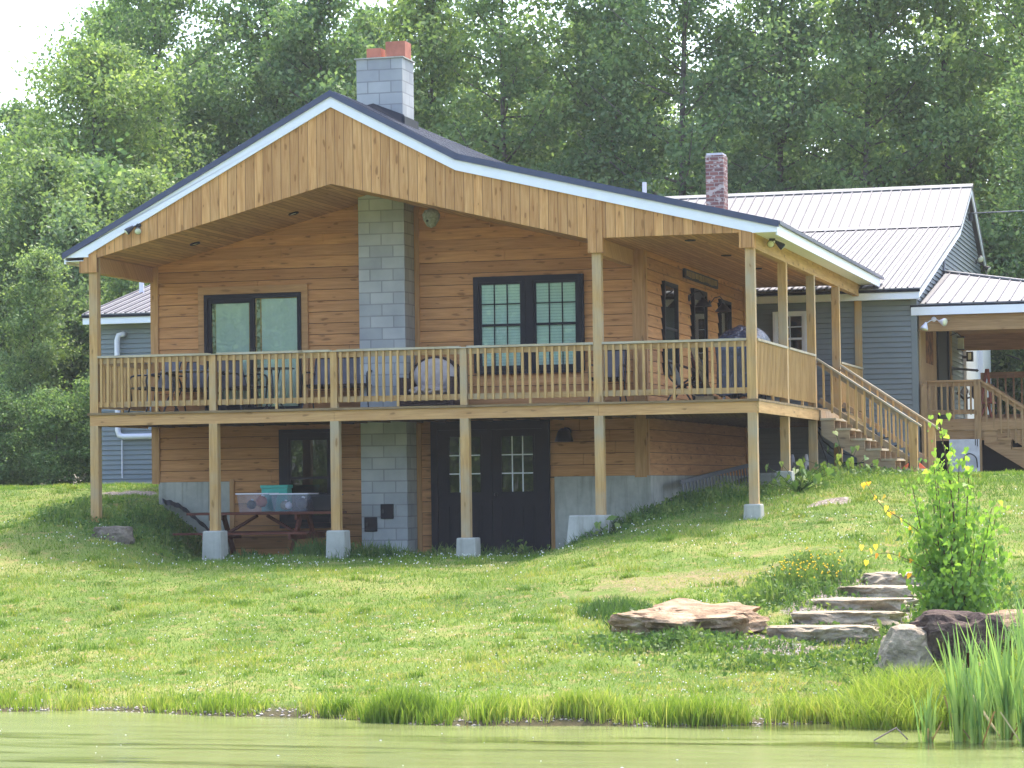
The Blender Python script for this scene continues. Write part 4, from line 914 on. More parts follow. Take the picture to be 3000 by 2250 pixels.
part('backrest', MB().beam((13.0,15.5,.3),(13.1,15.8,1.0),.05,.05).beam((13.2,15.5,.3),(13.12,15.8,1.0),.05,.05), 'redp', t); part('leg', MB().beam((12.95,15.3,-.09),(13.15,15.6,.4),.04,.04).beam((13.25,15.3,-.09),(13.1,15.6,.4),.04,.04), 'redp', t); part('seat', B(12.9,13.3,15.2,15.6,.28,.31), 'redp', t)
t = thing('step_toy', 'dark toy with orange flippers lying on the lowest deck stair', 'toy', (12.55,7.4,-1.05))
part('toy_body', MB().lathe([(.0,-.12),(.08,-.08),(.1,0),(.06,.12),(0,.16)], (12.56,7.3,-.99), (.3,0,1), 10), 'tarp', t, smooth=True)
for s_ in (-.16,.17): part('flipper', MB().prism([(12.56+s_-.06,7.2,-1.075),(12.56+s_+.06,7.2,-1.075),(12.56+s_*.5+.02,7.25,-.96)], (0,.05,0)), 'orange', t)

# ================================================================ ROCKS
from mathutils import noise as mnoise
def rock(name, label, loc, size, mat, seed, rot=0, cat='boulder', flat=.6, group=None, sub=4, rough=.22, tilt=0, power=2.6):
    import bmesh
    bm = bmesh.new(); bmesh.ops.create_icosphere(bm, subdivisions=sub, radius=1); off = Vector((seed*7.3, seed*3.1, seed*1.7))
    for v in bm.verts:
        d = v.co.copy(); m = (abs(d.x)**power+abs(d.y)**power+abs(d.z)**power)**(-1/power)
        p = d*m; k = 1+rough*mnoise.noise(p*1.6+off)+rough*.5*mnoise.noise(p*4+off)+rough*.22*mnoise.noise(Vector((p.x*6,p.y*6,p.z*16))+off)
        p = p*k; 
        if p.z > flat: p.z = flat+(p.z-flat)*.2
        v.co = Vector((p.x*size[0]/2, p.y*size[1]/2, p.z*size[2]/2))
    me = bpy.data.meshes.new(name); bm.to_mesh(me); bm.free()
    o = link(name, me, M[mat]); o.location = loc; o.rotation_euler = (tilt, 0, rot); return tag(o, label, cat, group)
rock('boulder', 'gray rounded stone at the foot of the left corner post', (.85,-1.05,gz(.85,-1.05)+.04), (.62,.45,.50), 'grock', 1, .2)
rock('boulder', 'big flat rust colored boulder on the bank left of the stone steps', (11.95,-9.75,gz(11.95,-9.75)+.04), (1.62,1.25,.80), 'rust', 2, -.10, flat=.5, rough=.40, sub=5, power=2.2, tilt=.12)
rock('boulder', 'pale yellowish boulder at the foot of the stone steps', (14.75,-12.0,gz(14.75,-12.0)+.12), (.62,.55,.85), 'wrock', 3, .5, tilt=.1, power=2.2, flat=.9)
rock('boulder', 'dark layered boulder beneath the young tree', (15.28,-11.7,gz(15.28,-11.7)+.14), (1.05,.8,1.05), 'drock', 4, .3, rough=.38, power=2.2, flat=.8)
rock('boulder', 'brown flat boulder behind the cattails at the right edge', (16.3,-10.9,gz(16.3,-10.9)+.10), (1.7,.9,.85), 'rust', 5, .1)
rock('boulder', 'small brown stone between the dark boulder and the cattails', (15.55,-12.5,gz(15.55,-12.5)+.06), (.3,.25,.25), 'rust', 6)
rock('boulder', 'pale stone beside the top stone step', (14.25,-6.2,gz(14.25,-6.2)+.02), (.4,.3,.14), 'grock', 7)
st = [(13.9,-6.3,.72,.50,'topmost stone slab of the garden steps, rounded and narrow','wrock'), (13.84,-7.3,.90,.5,'second stone step from the top with a brown front','wrock'), (13.76,-8.2,1.10,.5,'third stone step from the top, long and gray','wrock'),
      (13.7,-9.1,1.12,.48,'fourth stone step from the top with a pale edge','wrock'), (13.55,-10.0,1.15,.5,'lowest stone step of the garden stair','wrock')]
for i, (x, y, wx, wy, lb, m) in enumerate(st):
    rock('stone_step', lb, (x,y,gz(x,y)+.0), (wx*1.1,wy*1.1,.40), m, 11+i, .14*math.sin(i*2.1+1), 'step', .5, 'stone steps climbing from the pond', power=3.4, rough=.30)
HAZE = .00035
# ================================================================ VEGETATION
def rand_axes(n, flat=0.0):
    a = rng.normal(size=(n,3)); a /= np.linalg.norm(a, axis=1)[:,None]
    b = rng.normal(size=(n,3)); b[:,2] *= (1-flat); b -= a*(a*b).sum(1)[:,None]; b /= np.linalg.norm(b, axis=1)[:,None]
    return a, b
def leaf_mesh(name, P, s, lv, ratio=.58, hang=0.0):
    n = len(P); a, b = rand_axes(n)
    if hang: a[:,2] -= hang; a /= np.linalg.norm(a, axis=1)[:,None]; b -= a*(a*b).sum(1)[:,None]; b /= np.linalg.norm(b, axis=1)[:,None]
    s = s[:,None]; V = np.empty((n,4,3)); V[:,0] = P-a*s; V[:,1] = P+b*s*ratio-a*s*.1; V[:,2] = P+a*s; V[:,3] = P-b*s*ratio-a*s*.1
    return mesh_np(name, V.reshape(-1,3), np.arange(n*4).reshape(n,4), lv)
def tree_proto(seed, H, cb, Rm, nleaf, ls, nbr=46, up=.55, spread=.30, shape=.8, tr=None, bend=.35):
    rs = np.random.default_rng(seed); mb = MB(); tr = tr or (.05+H*.0075)
    ph = rs.uniform(0,6.28,2); tp = lambda h: Vector((bend*math.sin(h/H*3+ph[0])*h/H, bend*math.sin(h/H*2.4+ph[1])*h/H, h))
    mb.tube([tp(H*k/10)+(Vector((0,0,-.3)) if k == 0 else Vector((0,0,0))) for k in range(11)], tr, 8, .12)
    cl = []
    for i in range(nbr):
        t = (i+rs.uniform(.1,.9))/nbr; h = cb+(H*.97-cb)*t; az = i*2.4+rs.normal()*.4
        prof = (math.sin(math.pi*min(1, .16+.80*t))**shape); L = Rm*prof*rs.uniform(.6,1.15); el = up*(.4+.9*t)+rs.normal()*.15
        p0 = tp(h); d = Vector((math.cos(az)*math.cos(el), math.sin(az)*math.cos(el), math.sin(el)))
        p1 = p0+d*L*.55+Vector((0,0,-.04*L)); p2 = p0+d*L+Vector((0,0,.06*L*rs.normal()))
        mb.tube([p0,p1,p2], max(.012, tr*.32*(1-t*.7)), 5, .3)
        m = 4+int(L*3.2)
        for k in range(m):
            u = .28+.76*(k+rs.uniform(0,1))/m; q = p0+d*L*u
            cl.append((q.x+rs.normal()*.22*L*.5, q.y+rs.normal()*.22*L*.5, q.z+rs.normal()*.16*L*.5, spread*rs.uniform(.6,1.5), rs.normal()*.16))
    for k in range(10): q = tp(H*(.90+.010*k)); cl.append((q.x,q.y,q.z,spread*.6,.1))
    cl = np.array(cl); idx = rs.integers(0, len(cl), nleaf); q = cl[idx]
    off = rs.normal(size=(nleaf,3))*q[:,3:4]*np.array([1,1,.62]); P = q[:,:3]+off
    lv = np.clip(.45+q[:,4]+rs.normal(size=nleaf)*.16, 0, 1); s = ls*rs.uniform(.65,1.35,nleaf)
    tm = bpy.data.meshes.new('trunk'); tm.from_pydata([tuple(v) for v in mb.v], [], mb.f); tm.update()
    for p in tm.polygons: p.use_smooth = True
    return tm, leaf_mesh('crown', P, s, lv)
def put_tree(name, protom, loc, label, cat='tree', group=None, rot=0, sc=1.0, mat='leaf', scz=None):
    tm, cm = protom; t = thing(name, label, cat, loc, group, rot); t.scale = (sc, sc, scz or sc)
    if not cm.materials: cm.materials.append(M[mat])
    if not tm.materials: tm.materials.append(M['bark'])
    link('trunk', tm, None, t); link('crown', cm, None, t); return t
TALL = [tree_proto(100+i, H, cb, Rm, 27000, .078, nbr=50, spread=.30) for i, (H, cb, Rm) in enumerate([(16,3.0,3.0),(15,4.2,2.7),(17,2.4,3.3),(14.5,3.6,2.9),(16.5,5.0,2.5)])]
BIG = tree_proto(140, 14.5, 1.6, 4.4, 60000, .078, nbr=70, spread=.42, up=.4)
YOUNG = [tree_proto(120+i, H, cb, Rm, 17000, .066, nbr=46, spread=.24, shape=.7, tr=.055) for i, (H, cb, Rm) in enumerate([(8.6,1.2,1.9),(7.4,.8,1.7),(9.4,1.8,1.8)])]
BUSH = [tree_proto(130+i, H, .3, Rm, 15000, .08, nbr=40, spread=.34, up=.5, shape=.5, tr=.05) for i, (H, Rm) in enumerate([(5.0,2.2),(6.2,2.4)])]
GT = 'trees of the wood behind the houses'
# front row of the wood, every tree told apart by what it stands behind
front = [(-19.5,35,.72,1,'shorter leafy tree at the far left end of the wood against the open sky'), (-17.3,34,.80,3,'rounded tree second from the left end of the wood below the pale sky'),
 (-14.9,35.5,.93,0,'tall tree rising beside the patch of open sky at upper left'), (-12.4,33,.95,2,'tall tree over the left slope of the wooden house roof'),
 (-9.6,34.5,1.0,4,'tall slim tree between the left roof slope and the ridge of the wooden house'), (-7.0,33,.98,1,'tall tree just left of the block chimney'),
 (-4.5,35,1.02,3,'tall tree directly behind the block chimney'), (-1.8,33.5,.97,0,'tall tree just right of the block chimney with sky gaps around it'),
 (.8,35,1.04,4,'tall tree with a bare pale trunk above the low right roof slope'), (3.3,33,.98,2,'tall tree left of the red brick chimney'),
 (5.8,34.5,1.02,1,'tall tree right above the red brick chimney'), (8.2,33.5,1.0,3,'tall tree over the middle of the pale metal roof'),
 (10.6,35,1.05,0,'tall dark trunked tree above the right part of the pale metal roof'), (13.0,33,.95,2,'tall tree at the right edge beyond the gray gable'), (15.8,35,1.0,4,'tall tree beyond the right frame edge of the wood')]
for x, y, s_, k, lb in front: put_tree('tree', TALL[k], (x,y,-1.25), lb, group=GT, rot=random.uniform(0,6.28), sc=s_*1.02)
put_tree('tree', BIG, (-12.6,28.5,-1.25), 'big dark bushy tree with wide crown behind the left roof slope', group=GT, rot=1.0, sc=.86)
put_tree('tree', BIG, (15.0,27.5,-1.25), 'broad leafy tree close behind the gray gable at the right edge', group=GT, rot=3.0, sc=.80)
x = -27.0; k = 0
while x < 21:
    s_ = .62+.06*math.sin(x) if x < -17 else .90+random.uniform(-.10,.12)
    put_tree('tree', TALL[(k*2+1)%5], (x,random.uniform(39,43),-1.25), 'tall leafy tree deeper in the wood half hidden by the front row', group=GT, rot=random.uniform(0,6.28), sc=s_); x += random.uniform(2.3,3.2); k += 1
x = -32.0
while x < 22:
    s_ = .62 if x < -20 else .92+random.uniform(-.1,.12)
    put_tree('tree', TALL[(k*3)%5], (x,random.uniform(50,58),-1.25), 'tree at the back of the wood with its crown against the sky', group=GT, rot=random.uniform(0,6.28), sc=s_); x += random.uniform(2.8,4.0); k += 1
GB = 'bushes along the edge of the wood'
x = -22.0; k = 0
while x < 20:
    y = random.uniform(29.5,31.5)
    put_tree('bush', BUSH[k%2], (x,y,-1.25), 'leafy green bush in the undergrowth along the edge of the wood', 'bush', GB, random.uniform(0,6.28), random.uniform(.85,1.25)); x += random.uniform(1.9,2.7); k += 1
x = -30.0
while x < 22:
    put_tree('bush', BUSH[k%2], (x,random.uniform(36,47),-1.25), 'leafy green bush in the undergrowth along the edge of the wood', 'bush', GB, random.uniform(0,6.28), random.uniform(1.1,1.6)); x += random.uniform(2.2,3.0); k += 1
# lighter young trees at the left
yl = [(-12.6,20.5,1.0,2,'pale green young tree at the left edge, tallest of the saplings'), (-10.9,22.0,1.0,0,'slim pale green young tree second from the left edge'), (-9.4,20.0,.93,1,'bright green young tree behind the left end of the gray house'),
      (-8.0,22.5,.92,0,'young tree just left of the wooden house eave corner'), (-11.6,17.2,.70,1,'low light green young tree nearest the lawn at the left edge'), (-9.0,17.0,.60,2,'small young tree with thin pale stem near the left porch post'),
      (-6.9,18.5,.78,1,'young tree right behind the left vent pipe of the gray house'), (-14.2,18.5,.85,0,'young tree just beyond the left frame edge')]
for x, y, s_, k, lb in yl: put_tree('young_tree', YOUNG[k], (x,y,gz(x,y)-.05), lb, 'tree', 'young trees at the left edge of the lawn', random.uniform(0,6.28), s_, 'leafl')
for x, y, s_ in ((-13.0,23.5,1.2),(-10.5,24.5,1.3),(-8.2,25.5,1.2),(-12.2,15.8,.42),(-10.6,16.0,.45),(-9.3,15.2,.40),(-7.8,15.5,.42),(-6.6,16.3,.5)):
    put_tree('bush', BUSH[int(abs(x*10))%2], (x,y,-1.25), 'dark bush beneath the young trees at the left edge', 'bush', 'dark bushes beneath the young trees', random.uniform(0,6.28), s_)
# far shore trees behind the viewer, seen in the window glass
for i in range(15):
    put_tree('tree', TALL[i%5], (-22+i*4.6+random.uniform(-1,1),random.uniform(-66,-58),-3.0), 'tree on the far shore of the pond mirrored in the window glass', group='trees mirrored in the window glass', rot=random.uniform(0,6.28), sc=random.uniform(.8,1.05))

for i in range(16):
    put_tree('bush', BIG if i % 2 else BUSH[1], (-20+i*4.4+random.uniform(-.6,.6),random.uniform(-57,-53),-3.0), 'bushy tree on the far shore of the pond mirrored in the window glass', 'tree', 'trees mirrored in the window glass', random.uniform(0,6.28), .8 if i % 2 else 1.7)
# ---- grass
def blades(name, X, Y, h, w_, lean, mat, lv, seg=1, zoff=-.01, zfun=None):
    n = len(X); Z = (zfun(X, Y) if zfun else ground(X, Y))+zoff; az = rng.uniform(0,6.283,n); d = np.stack([np.cos(az), np.sin(az)], 1)
    la = rng.uniform(0,6.283,n); ld = np.stack([np.cos(la), np.sin(la)], 1)*(lean*rng.uniform(.2,1.3,n)*h)[:,None]
    b = np.stack([X,Y,Z],1); o = np.zeros((n,3)); o[:,:2] = d*w_[:,None]/2
    tip = b.copy(); tip[:,:2] += ld; tip[:,2] += h
    if seg == 1:
        V = np.stack([b-o,b+o,tip],1).reshape(-1,3); F = np.arange(3*n).reshape(n,3); A = lv
    else:
        mid = b.copy(); mid[:,:2] += ld*.28; mid[:,2] += h*.58
        V = np.stack([b-o,b+o,mid-o*.85,mid+o*.85,tip],1).reshape(-1,3); k = np.arange(n)*5
        F = np.stack([np.stack([k,k+1,k+3],1),np.stack([k,k+3,k+2],1),np.stack([k+2,k+3,k+4],1)],1).reshape(-1,3); A = np.repeat(lv,3)
    return link(name, mesh_np(name, V, F, A), M[mat])
def pnoise(X, Y): return .5+.20*np.sin(X*1.1+Y*.6+1)*np.sin(Y*1.3-X*.5)+.14*np.sin(X*3.3-Y*2.1)*np.sin(Y*3.9+X)+.10*np.sin(X*8+Y*5)*np.sin(Y*9-X*4)
def cand(n, y0=-16.5, y1=13.5):
    Y = rng.uniform(y0,y1,n); xl = 4.8-(Y+13.3)*.475-1.6; xr = np.where(Y < 1.35, 16.9-(Y+16)*.03, 16.4-(Y-1.35)*.05); X = xl+(xr-xl)*rng.uniform(0,1,n)
    ok = (Y > shoreY(X)+.05)&(bare(X,Y) < rng.uniform(.1,.55,n))&(worn(X,Y)*.62*(.6+.8*np.sin(X*9+Y*4)*np.sin(Y*11-X*3)) < rng.uniform(.15,1.0,n))
    ok &= ~((X > .2)&(X < 8.85)&(Y > 2.3)&(Y < 11.6)); ok &= ~((Y > 11.95)&(X > -5.1)&(X < 12.2))
    return X[ok], Y[ok]
X, Y = cand(330000); pn = pnoise(X, Y); n = len(X)
h = .022+.07*pn**1.5*rng.uniform(.4,1.7,n)+.04*np.clip(1-np.abs(Y-3)/3,0,1)*(X > 8.5); h *= np.where(worn(X,Y) > .3, .6, 1)
lv = np.clip(pn*1.15-.14+rng.normal(size=n)*.20+.35*worn(X,Y)-.18*sst(-4.5,-1,Y)+.10*sst(-9,-12.5,Y), 0, 1)
struct(blades('lawn_grass', X, Y, h, .011+.006*rng.uniform(0,1,n), .9, 'grass', lv), 'stuff', 'short mown lawn grass sloping from the houses down to the pond', 'grass')
# darker tufts and clumps in the lawn
tx, ty = cand(520); k = np.repeat(np.arange(len(tx)), 70); n = len(k); rr = (.05+.09*rng.uniform(0,1,len(tx)))[k]
X = tx[k]+rng.normal(size=n)*rr; Y = ty[k]+rng.normal(size=n)*rr*.7; h = (.045+.06*rng.uniform(0,1,len(tx)))[k]*rng.uniform(.5,1.2,n); lv = np.clip((.22+.55*rng.uniform(0,1,len(tx)))[k]+rng.normal(size=n)*.12, 0, 1)
struct(blades('grass_tufts', X, Y, h, .010+.006*rng.uniform(0,1,n), .8, 'grass', lv, 2), 'stuff', 'darker uneven tufts scattered through the lawn', 'grass')
# shore fringe
n = 40000; X = rng.uniform(2.0,17.2,n); s_ = rng.uniform(-.16,1,n)**1.0*rng.uniform(.2,1.1,n); Y = shoreY(X)+s_
dens = .30+.5*np.sin(X*4.3)*np.sin(X*1.7)+.25*np.sin(X*11+1)+.35*sst(9.0,9.6,X); ok = (rng.uniform(0,1,n) < dens*np.where(s_ < .55, 1, .4)); X, Y, s_ = X[ok], Y[ok], s_[ok]; n = len(X)
h = (.11+.06*sst(9.0,9.6,X)+.035*np.sin(X*6)+.03*np.sin(X*17))*rng.uniform(.35,1.5,n)*(1-.35*np.clip(s_,0,1)); lv = np.clip(.55+.2*np.sin(X*2.3)+rng.normal(size=n)*.24-.05*sst(9,9.6,X), 0, 1)
struct(blades('shore_grass', X, Y, h, .009+.006*rng.uniform(0,1,n), .45, 'tall', lv, 2), 'stuff', 'taller yellow green grass fringe standing along the waterline', 'grass')
def clump(label, cx_, cy_, rx, ry, n, hh, mat='tall', w_=.012, lean=.5, lvb=.35, name='grass_clump', group=None):
    r = np.sqrt(rng.uniform(0,1,n)); a = rng.uniform(0,6.28,n); X = cx_+rx*r*np.cos(a); Y = cy_+ry*r*np.sin(a); h = hh*rng.uniform(.45,1.15,n)*(1-.35*r)
    o = blades(name, X, Y, h, w_*rng.uniform(.7,1.3,n), lean, mat, np.clip(lvb+rng.normal(size=n)*.17, 0, 1), 2, zoff=-.02, zfun=lambda x, y: np.maximum(ground(x, y), -3.72))
    return tag(o, label, 'grass clump', group)
clump('bright green tuft standing alone at the left middle of the waterline', 9.85, shoreY(9.85)+.05, .42, .16, 900, .40, lean=.35, lvb=.15)
clump('low green tuft just left of the bright waterline tuft', 9.05, shoreY(9.05)+.05, .22, .1, 350, .26, lvb=.1)
clump('dense yellow green tuft below the rust colored boulder at the waterline', 11.75, shoreY(11.75)+.1, .38, .15, 800, .30, lean=.3, lvb=.45)
clump('second dense yellow green tuft at the waterline left of the marsh grass', 12.95, shoreY(12.95)+.1, .55, .16, 1100, .30, lean=.3, lvb=.5)
clump('tall arching marsh grass mass beside the pale boulder foot', 15.0, -14.1, .75, .75, 3600, .55, lean=.75, lvb=.55)
clump('tall arching marsh grass mass around the cattail stems', 16.3, -14.0, .9, 1.0, 4200, .62, lean=.7, lvb=.42)
clump('grassy weed tuft left of the big rust colored boulder', 10.75, -8.6, .45, .5, 900, .26, 'weed', lvb=.25)
clump('high weed tuft left of the middle footing against the house', 3.75, .15, .32, .25, 420, .42, 'weed', lvb=.3)
clump('spiky dark grass tuft at the right edge above the brown boulder', 16.2, -9.3, .5, .4, 900, .35, 'weed', lean=.9, lvb=.1)
# weeds: blades + broad leaves in patches (cx, cy, rx, ry, height, blades, leaves)
WX = []; LX = []
for (cx_, cy_, rx, ry, hh, nb, nl) in [(6.0,.55,1.6,.45,.26,2200,500),(4.4,.4,.9,.45,.36,1900,300),(8.2,-.1,.5,.4,.28,500,400),(2.2,.2,1.3,.35,.16,900,300),(.75,.6,.75,1.3,.34,1500,2200),(-.5,.2,.55,.9,.34,900,900),(8.9,.8,.8,.9,.28,1300,1200),(10.1,2.2,1.0,1.5,.30,2200,1800),
    (11.6,4.9,.9,1.2,.26,1200,1800),(11.6,7.2,1.0,2.0,.24,900,900),(12.85,-6.6,.50,1.0,.36,2400,2200),(12.6,-8.2,.5,.5,.26,700,700),(12.1,-10.9,1.2,.38,.20,1400,1500),(14.3,-10.9,.5,1.2,.16,900,900),(13.2,-11.8,1.1,.4,.16,900,700),
    (15.4,-8.2,1.2,1.2,.24,1500,1600),(16.2,-11.6,.9,.8,.5,1500,2200),(14.9,-12.7,.6,.4,.26,700,700),(8.3,-.2,.4,.3,.26,300,300),(11.2,-8.8,.35,.5,.2,400,500),(13.7,-8.6,.7,1.6,.10,900,500),(11.9,-10.55,.9,.2,.22,700,700)]:
    for arr, m_, hm in ((WX, nb, 1.0), (LX, nl, .85)):
        gx = rng.normal(size=m_)*.62; gy = rng.normal(size=m_)*.62; px = cx_+rx*gx; py = cy_+ry*gy; arr.append(np.stack([px, py, hh*hm*np.clip(1.1-.45*(gx**2+gy**2)**.5,.15,1)*(.7+.45*np.sin(px*5+1)*np.sin(py*6))],1))
W_ = np.concatenate(WX); n = len(W_)
struct(blades('weeds', W_[:,0], W_[:,1], W_[:,2]*rng.uniform(.4,1.3,n), .010+.006*rng.uniform(0,1,n), .5, 'weed', np.clip(pnoise(W_[:,0]*2, W_[:,1]*2)+rng.normal(size=n)*.2,0,1), 2), 'stuff', 'uncut weedy grass around footings, banks and rocks', 'weeds')
L_ = np.concatenate(LX); n = len(L_); P_ = L_.copy(); P_[:,2] = ground(L_[:,0], L_[:,1])+L_[:,2]*rng.uniform(.1,1.0,n)
struct(link('ground_cover', leaf_mesh('ground_cover', P_, .022*rng.uniform(.6,2.0,n), np.clip(pnoise(P_[:,0]*2,P_[:,1]*2)+rng.normal(size=n)*.2,0,1)), M['weed']), 'stuff', 'low broad leaved weeds and seedlings on the banks', 'weeds')
# flowers and pebbles
def dots(name, X, Y, zo, r, mat, label, cat, squash=1.0):
    n = len(X); Z = ground(X, Y)+zo; o = np.array([(1,0,0),(-1,0,0),(0,1,0),(0,-1,0),(0,0,squash),(0,0,-squash)]); V = (np.stack([X,Y,Z],1)[:,None]+o[None]*r[:,None,None]).reshape(-1,3)
    f = np.array([(0,2,4),(2,1,4),(1,3,4),(3,0,4),(2,0,5),(1,2,5),(3,1,5),(0,3,5)]); F = (np.arange(n)[:,None,None]*6+f[None]).reshape(-1,3)
    return struct(link(name, mesh_np(name, V, F), M[mat]), 'stuff', label, cat)
X, Y = cand(9000, -9, 1.5); k = (rng.uniform(0,1,len(X)) < np.clip(.02+.5*np.exp(-((Y+2.3)/2.0)**2)*np.clip(.35+.9*np.sin(X*1.4+np.sin(Y*2))*np.sin(Y*3+X*.7),0,1), 0, 1)); X, Y = X[k], Y[k]
dots('clover_flowers', X, Y, .07+rng.uniform(0,.03,len(X)), .007+.006*rng.uniform(0,1,len(X)), 'flower', 'small white clover flowers scattered over the lawn', 'flowers')
X, Y = cand(1500, -14, -8); dots('clover_flowers', X, Y, .06, .006+.004*rng.uniform(0,1,len(X)), 'flower', 'sparse white clover flowers on the slope near the pond', 'flowers')
X = rng.uniform(12.5,13.3,90); Y = rng.uniform(-7.5,-6.1,90); dots('yellow_flowers', X, Y, .26+rng.uniform(-.08,.1,90), .014*np.ones(90), 'yflower', 'small yellow flowers among the weeds beside the stone steps', 'flowers')
n = 16000; X = rng.uniform(-1.4,15.2,n); Y = rng.uniform(-13.4,4,n); k = bare(X,Y) > rng.uniform(.3,.9,n); X, Y = X[k], Y[k]
M['pebble'] = plain('pebbles', c(178,168,160), .9, .1, var=.25, scale=30); dots('gravel', X, Y, .004, .008+.014*rng.uniform(0,1,len(X))**2, 'pebble', 'loose pale gravel and pebbles on the path beside the steps', 'gravel', .6)
X = rng.uniform(2,17,900); Y = shoreY(X)+rng.uniform(-.12,.12,900); dots('shore_pebbles', X, Y, .0, .01+.02*rng.uniform(0,1,900), 'pebble', 'pale pebbles along the muddy waterline', 'gravel', .5)

n = 80; X = rng.uniform(3,18,n); Y = -13.6-.13*(X-4.8)-rng.uniform(.4,6.5,n); o6 = np.array([(1,0,0),(-1,0,0),(0,1,0),(0,-1,0),(0,0,.3),(0,0,-.3)]); r_ = .006+.012*rng.uniform(0,1,n)**2
V = (np.stack([X,Y,np.full(n,-3.697)],1)[:,None]+o6[None]*r_[:,None,None]).reshape(-1,3); f = np.array([(0,2,4),(2,1,4),(1,3,4),(3,0,4),(2,0,5),(1,2,5),(3,1,5),(0,3,5)])
struct(link('pond_specks', mesh_np('pond_specks', V, (np.arange(n)[:,None,None]*6+f[None]).reshape(-1,3)), M['flower']), 'stuff', 'tiny pale seeds floating on the green pond', 'seeds')
# ---- cattails
def cattail(label, x, y, n, hh, heads=0, spread=.10, dry=0):
    z0 = max(gz(x, y), -3.74)-.03; t = thing('cattail_clump', label, 'cattails', (x,y,z0), 'cattail clumps at the right of the pond'); rs = random.Random(int(x*100+y*37)); V = []; F = []; A = []
    for i in range(n):
        a = rs.uniform(0,6.28); h = hh*rs.uniform(.6,1.08); ln = h*rs.uniform(.05,.32); bx = rs.gauss(0,spread*.4); by = rs.gauss(0,spread*.4); w_ = rs.uniform(.008,.017); ta = a+rs.uniform(-.8,.8)+1.57
        br = rs.random() < .18; base = len(V)
        for k in range(7):
            u = k/6; xx = bx+math.cos(a)*ln*u**1.8; yy = by+math.sin(a)*ln*u**1.8; zz = h*(u-(.22*max(0,u-.7)**1.0 if br else 0)); ww = w_*(1-.85*u**3)*(.7+.3*min(1,u*4))
            V += [(xx-math.cos(ta)*ww/1.0, yy-math.sin(ta)*ww, zz), (xx+math.cos(ta)*ww, yy+math.sin(ta)*ww, zz)]
        v_ = rs.random()
        for k in range(6): b = base+2*k; F.append((b,b+1,b+3,b+2)); A.append(min(1,max(0,.35+v_*.4+.3*(k < 2))))
    me = mesh_np('leaves', np.array(V), np.array(F), np.array(A), True); link('leaves', me, M['cat'], t)
    if dry:
        V = []; F = []; A = []
        for i in range(dry):
            a = rs.uniform(0,6.28); h = hh*rs.uniform(.2,.6); ln = h*rs.uniform(.3,1.2); b = len(V); w_ = .008
            V += [(-w_,0,0),(w_,0,0),(math.cos(a)*ln+w_,math.sin(a)*ln,h*.9),(math.cos(a)*ln-w_,math.sin(a)*ln,h*.9)]; F.append((b,b+1,b+2,b+3)); A.append(rs.random())
        link('dry_leaves', mesh_np('dry_leaves', np.array(V), np.array(F), np.array(A)), M['straw'], t)
    for i in range(heads):
        hx, hy, hz = rs.gauss(0,.06), rs.gauss(0,.06), hh*rs.uniform(.86,1.0)
        s_ = part('stalk', MB().tube([(0,0,0),(hx,hy,hz+.06)], .005, 5), 'cat', t, local=True); part('seed_head', MB().tube([(hx,hy,hz-.16),(hx,hy,hz-.02)], .014, 8), 'head', s_, local=True)
    return t
for a in [[*a_[:3], int(a_[3]*2.6), *a_[4:]] for a_ in [('small cattail clump standing leftmost in the pond',15.42,-16.02,11,.62,0,.07,3),('tall cattail clump second from the left in the water',15.72,-15.9,18,1.02,1,.14,5),('narrow cattail clump right beside the second one',15.90,-16.1,9,.80,0,.07,2),
          ('tall cattail clump with a yellowed leaf in the middle of the reeds',16.10,-15.6,18,1.12,1,.14,5),('cattail clump with leaning leaves near the bottom right corner',16.33,-16.15,10,.78,0,.08,4),('dense cattail clump at the right frame edge',16.45,-15.7,16,1.05,0,.12,3),
          ('cattail clump in the wet grass behind the tall ones',15.95,-14.9,16,1.15,1,.2,0),('cattail clump in front of the dark layered boulder',15.65,-14.6,12,.95,0,.2,0),('back cattail clump before the brown flat boulder',16.35,-14.7,18,1.25,2,.2,0),
          ('cattail clump just beyond the right frame edge',16.95,-15.4,18,1.2,1,.2,0),('rearmost cattail clump near the right bank',16.2,-13.9,14,1.2,0,.2,0)]]: cattail(*a)
n = 26; X = rng.uniform(10.5,15.0,n); Y = shoreY(X)-rng.uniform(.05,.5,n)
struct(blades('drowned_stems', X, Y, .07*rng.uniform(.5,1.4,n)+.02, .008*np.ones(n), .3, 'straw', .1*np.ones(n), 1, zfun=lambda x, y: np.full(len(x), -3.71)), 'stuff', 'tiny dark stems poking out of the pond near the bank', 'stems')
t = part('broken_twig', MB().tube([(14.93,-16.05,-3.69),(15.10,-15.75,-3.60)], .008, 5).tube([(15.10,-15.75,-3.60),(15.22,-15.9,-3.69)], .007, 5), 'bark'); tag(t, 'bent twig poking out of the pond left of the reeds', 'twig')

# ---- young tree on the bank
bx, by = 15.06, -10.1; bz = gz(bx, by); t = thing('young_tree', 'bright leafy young tree on the bank beside the stone steps', 'tree', (bx,by,bz))
mb = MB(); rs = random.Random(5); tips = []
for i in range(15):
    a = i*2.4; r_ = rs.uniform(.12,.80); H_ = 2.45*(1-.58*(r_/.80)**1.1)*rs.uniform(.88,1.0) if i else 2.46; r_ = r_ if i else .02
    p = [Vector((0,0,-.05)), Vector((math.cos(a)*r_*.25, math.sin(a)*r_*.25, H_*.25)), Vector((math.cos(a)*r_*.7, math.sin(a)*r_*.7, H_*.6)), Vector((math.cos(a)*r_, math.sin(a)*r_, H_))]
    if i == 0: p[3].x = -.12
    q = arc(p, 5); mb.tube(q, .015 if i else .022, 5, .25); tips.append(q)
for v in range(len(mb.v)): pass
part('trunk', mb, 'sapbark', t, local=True)
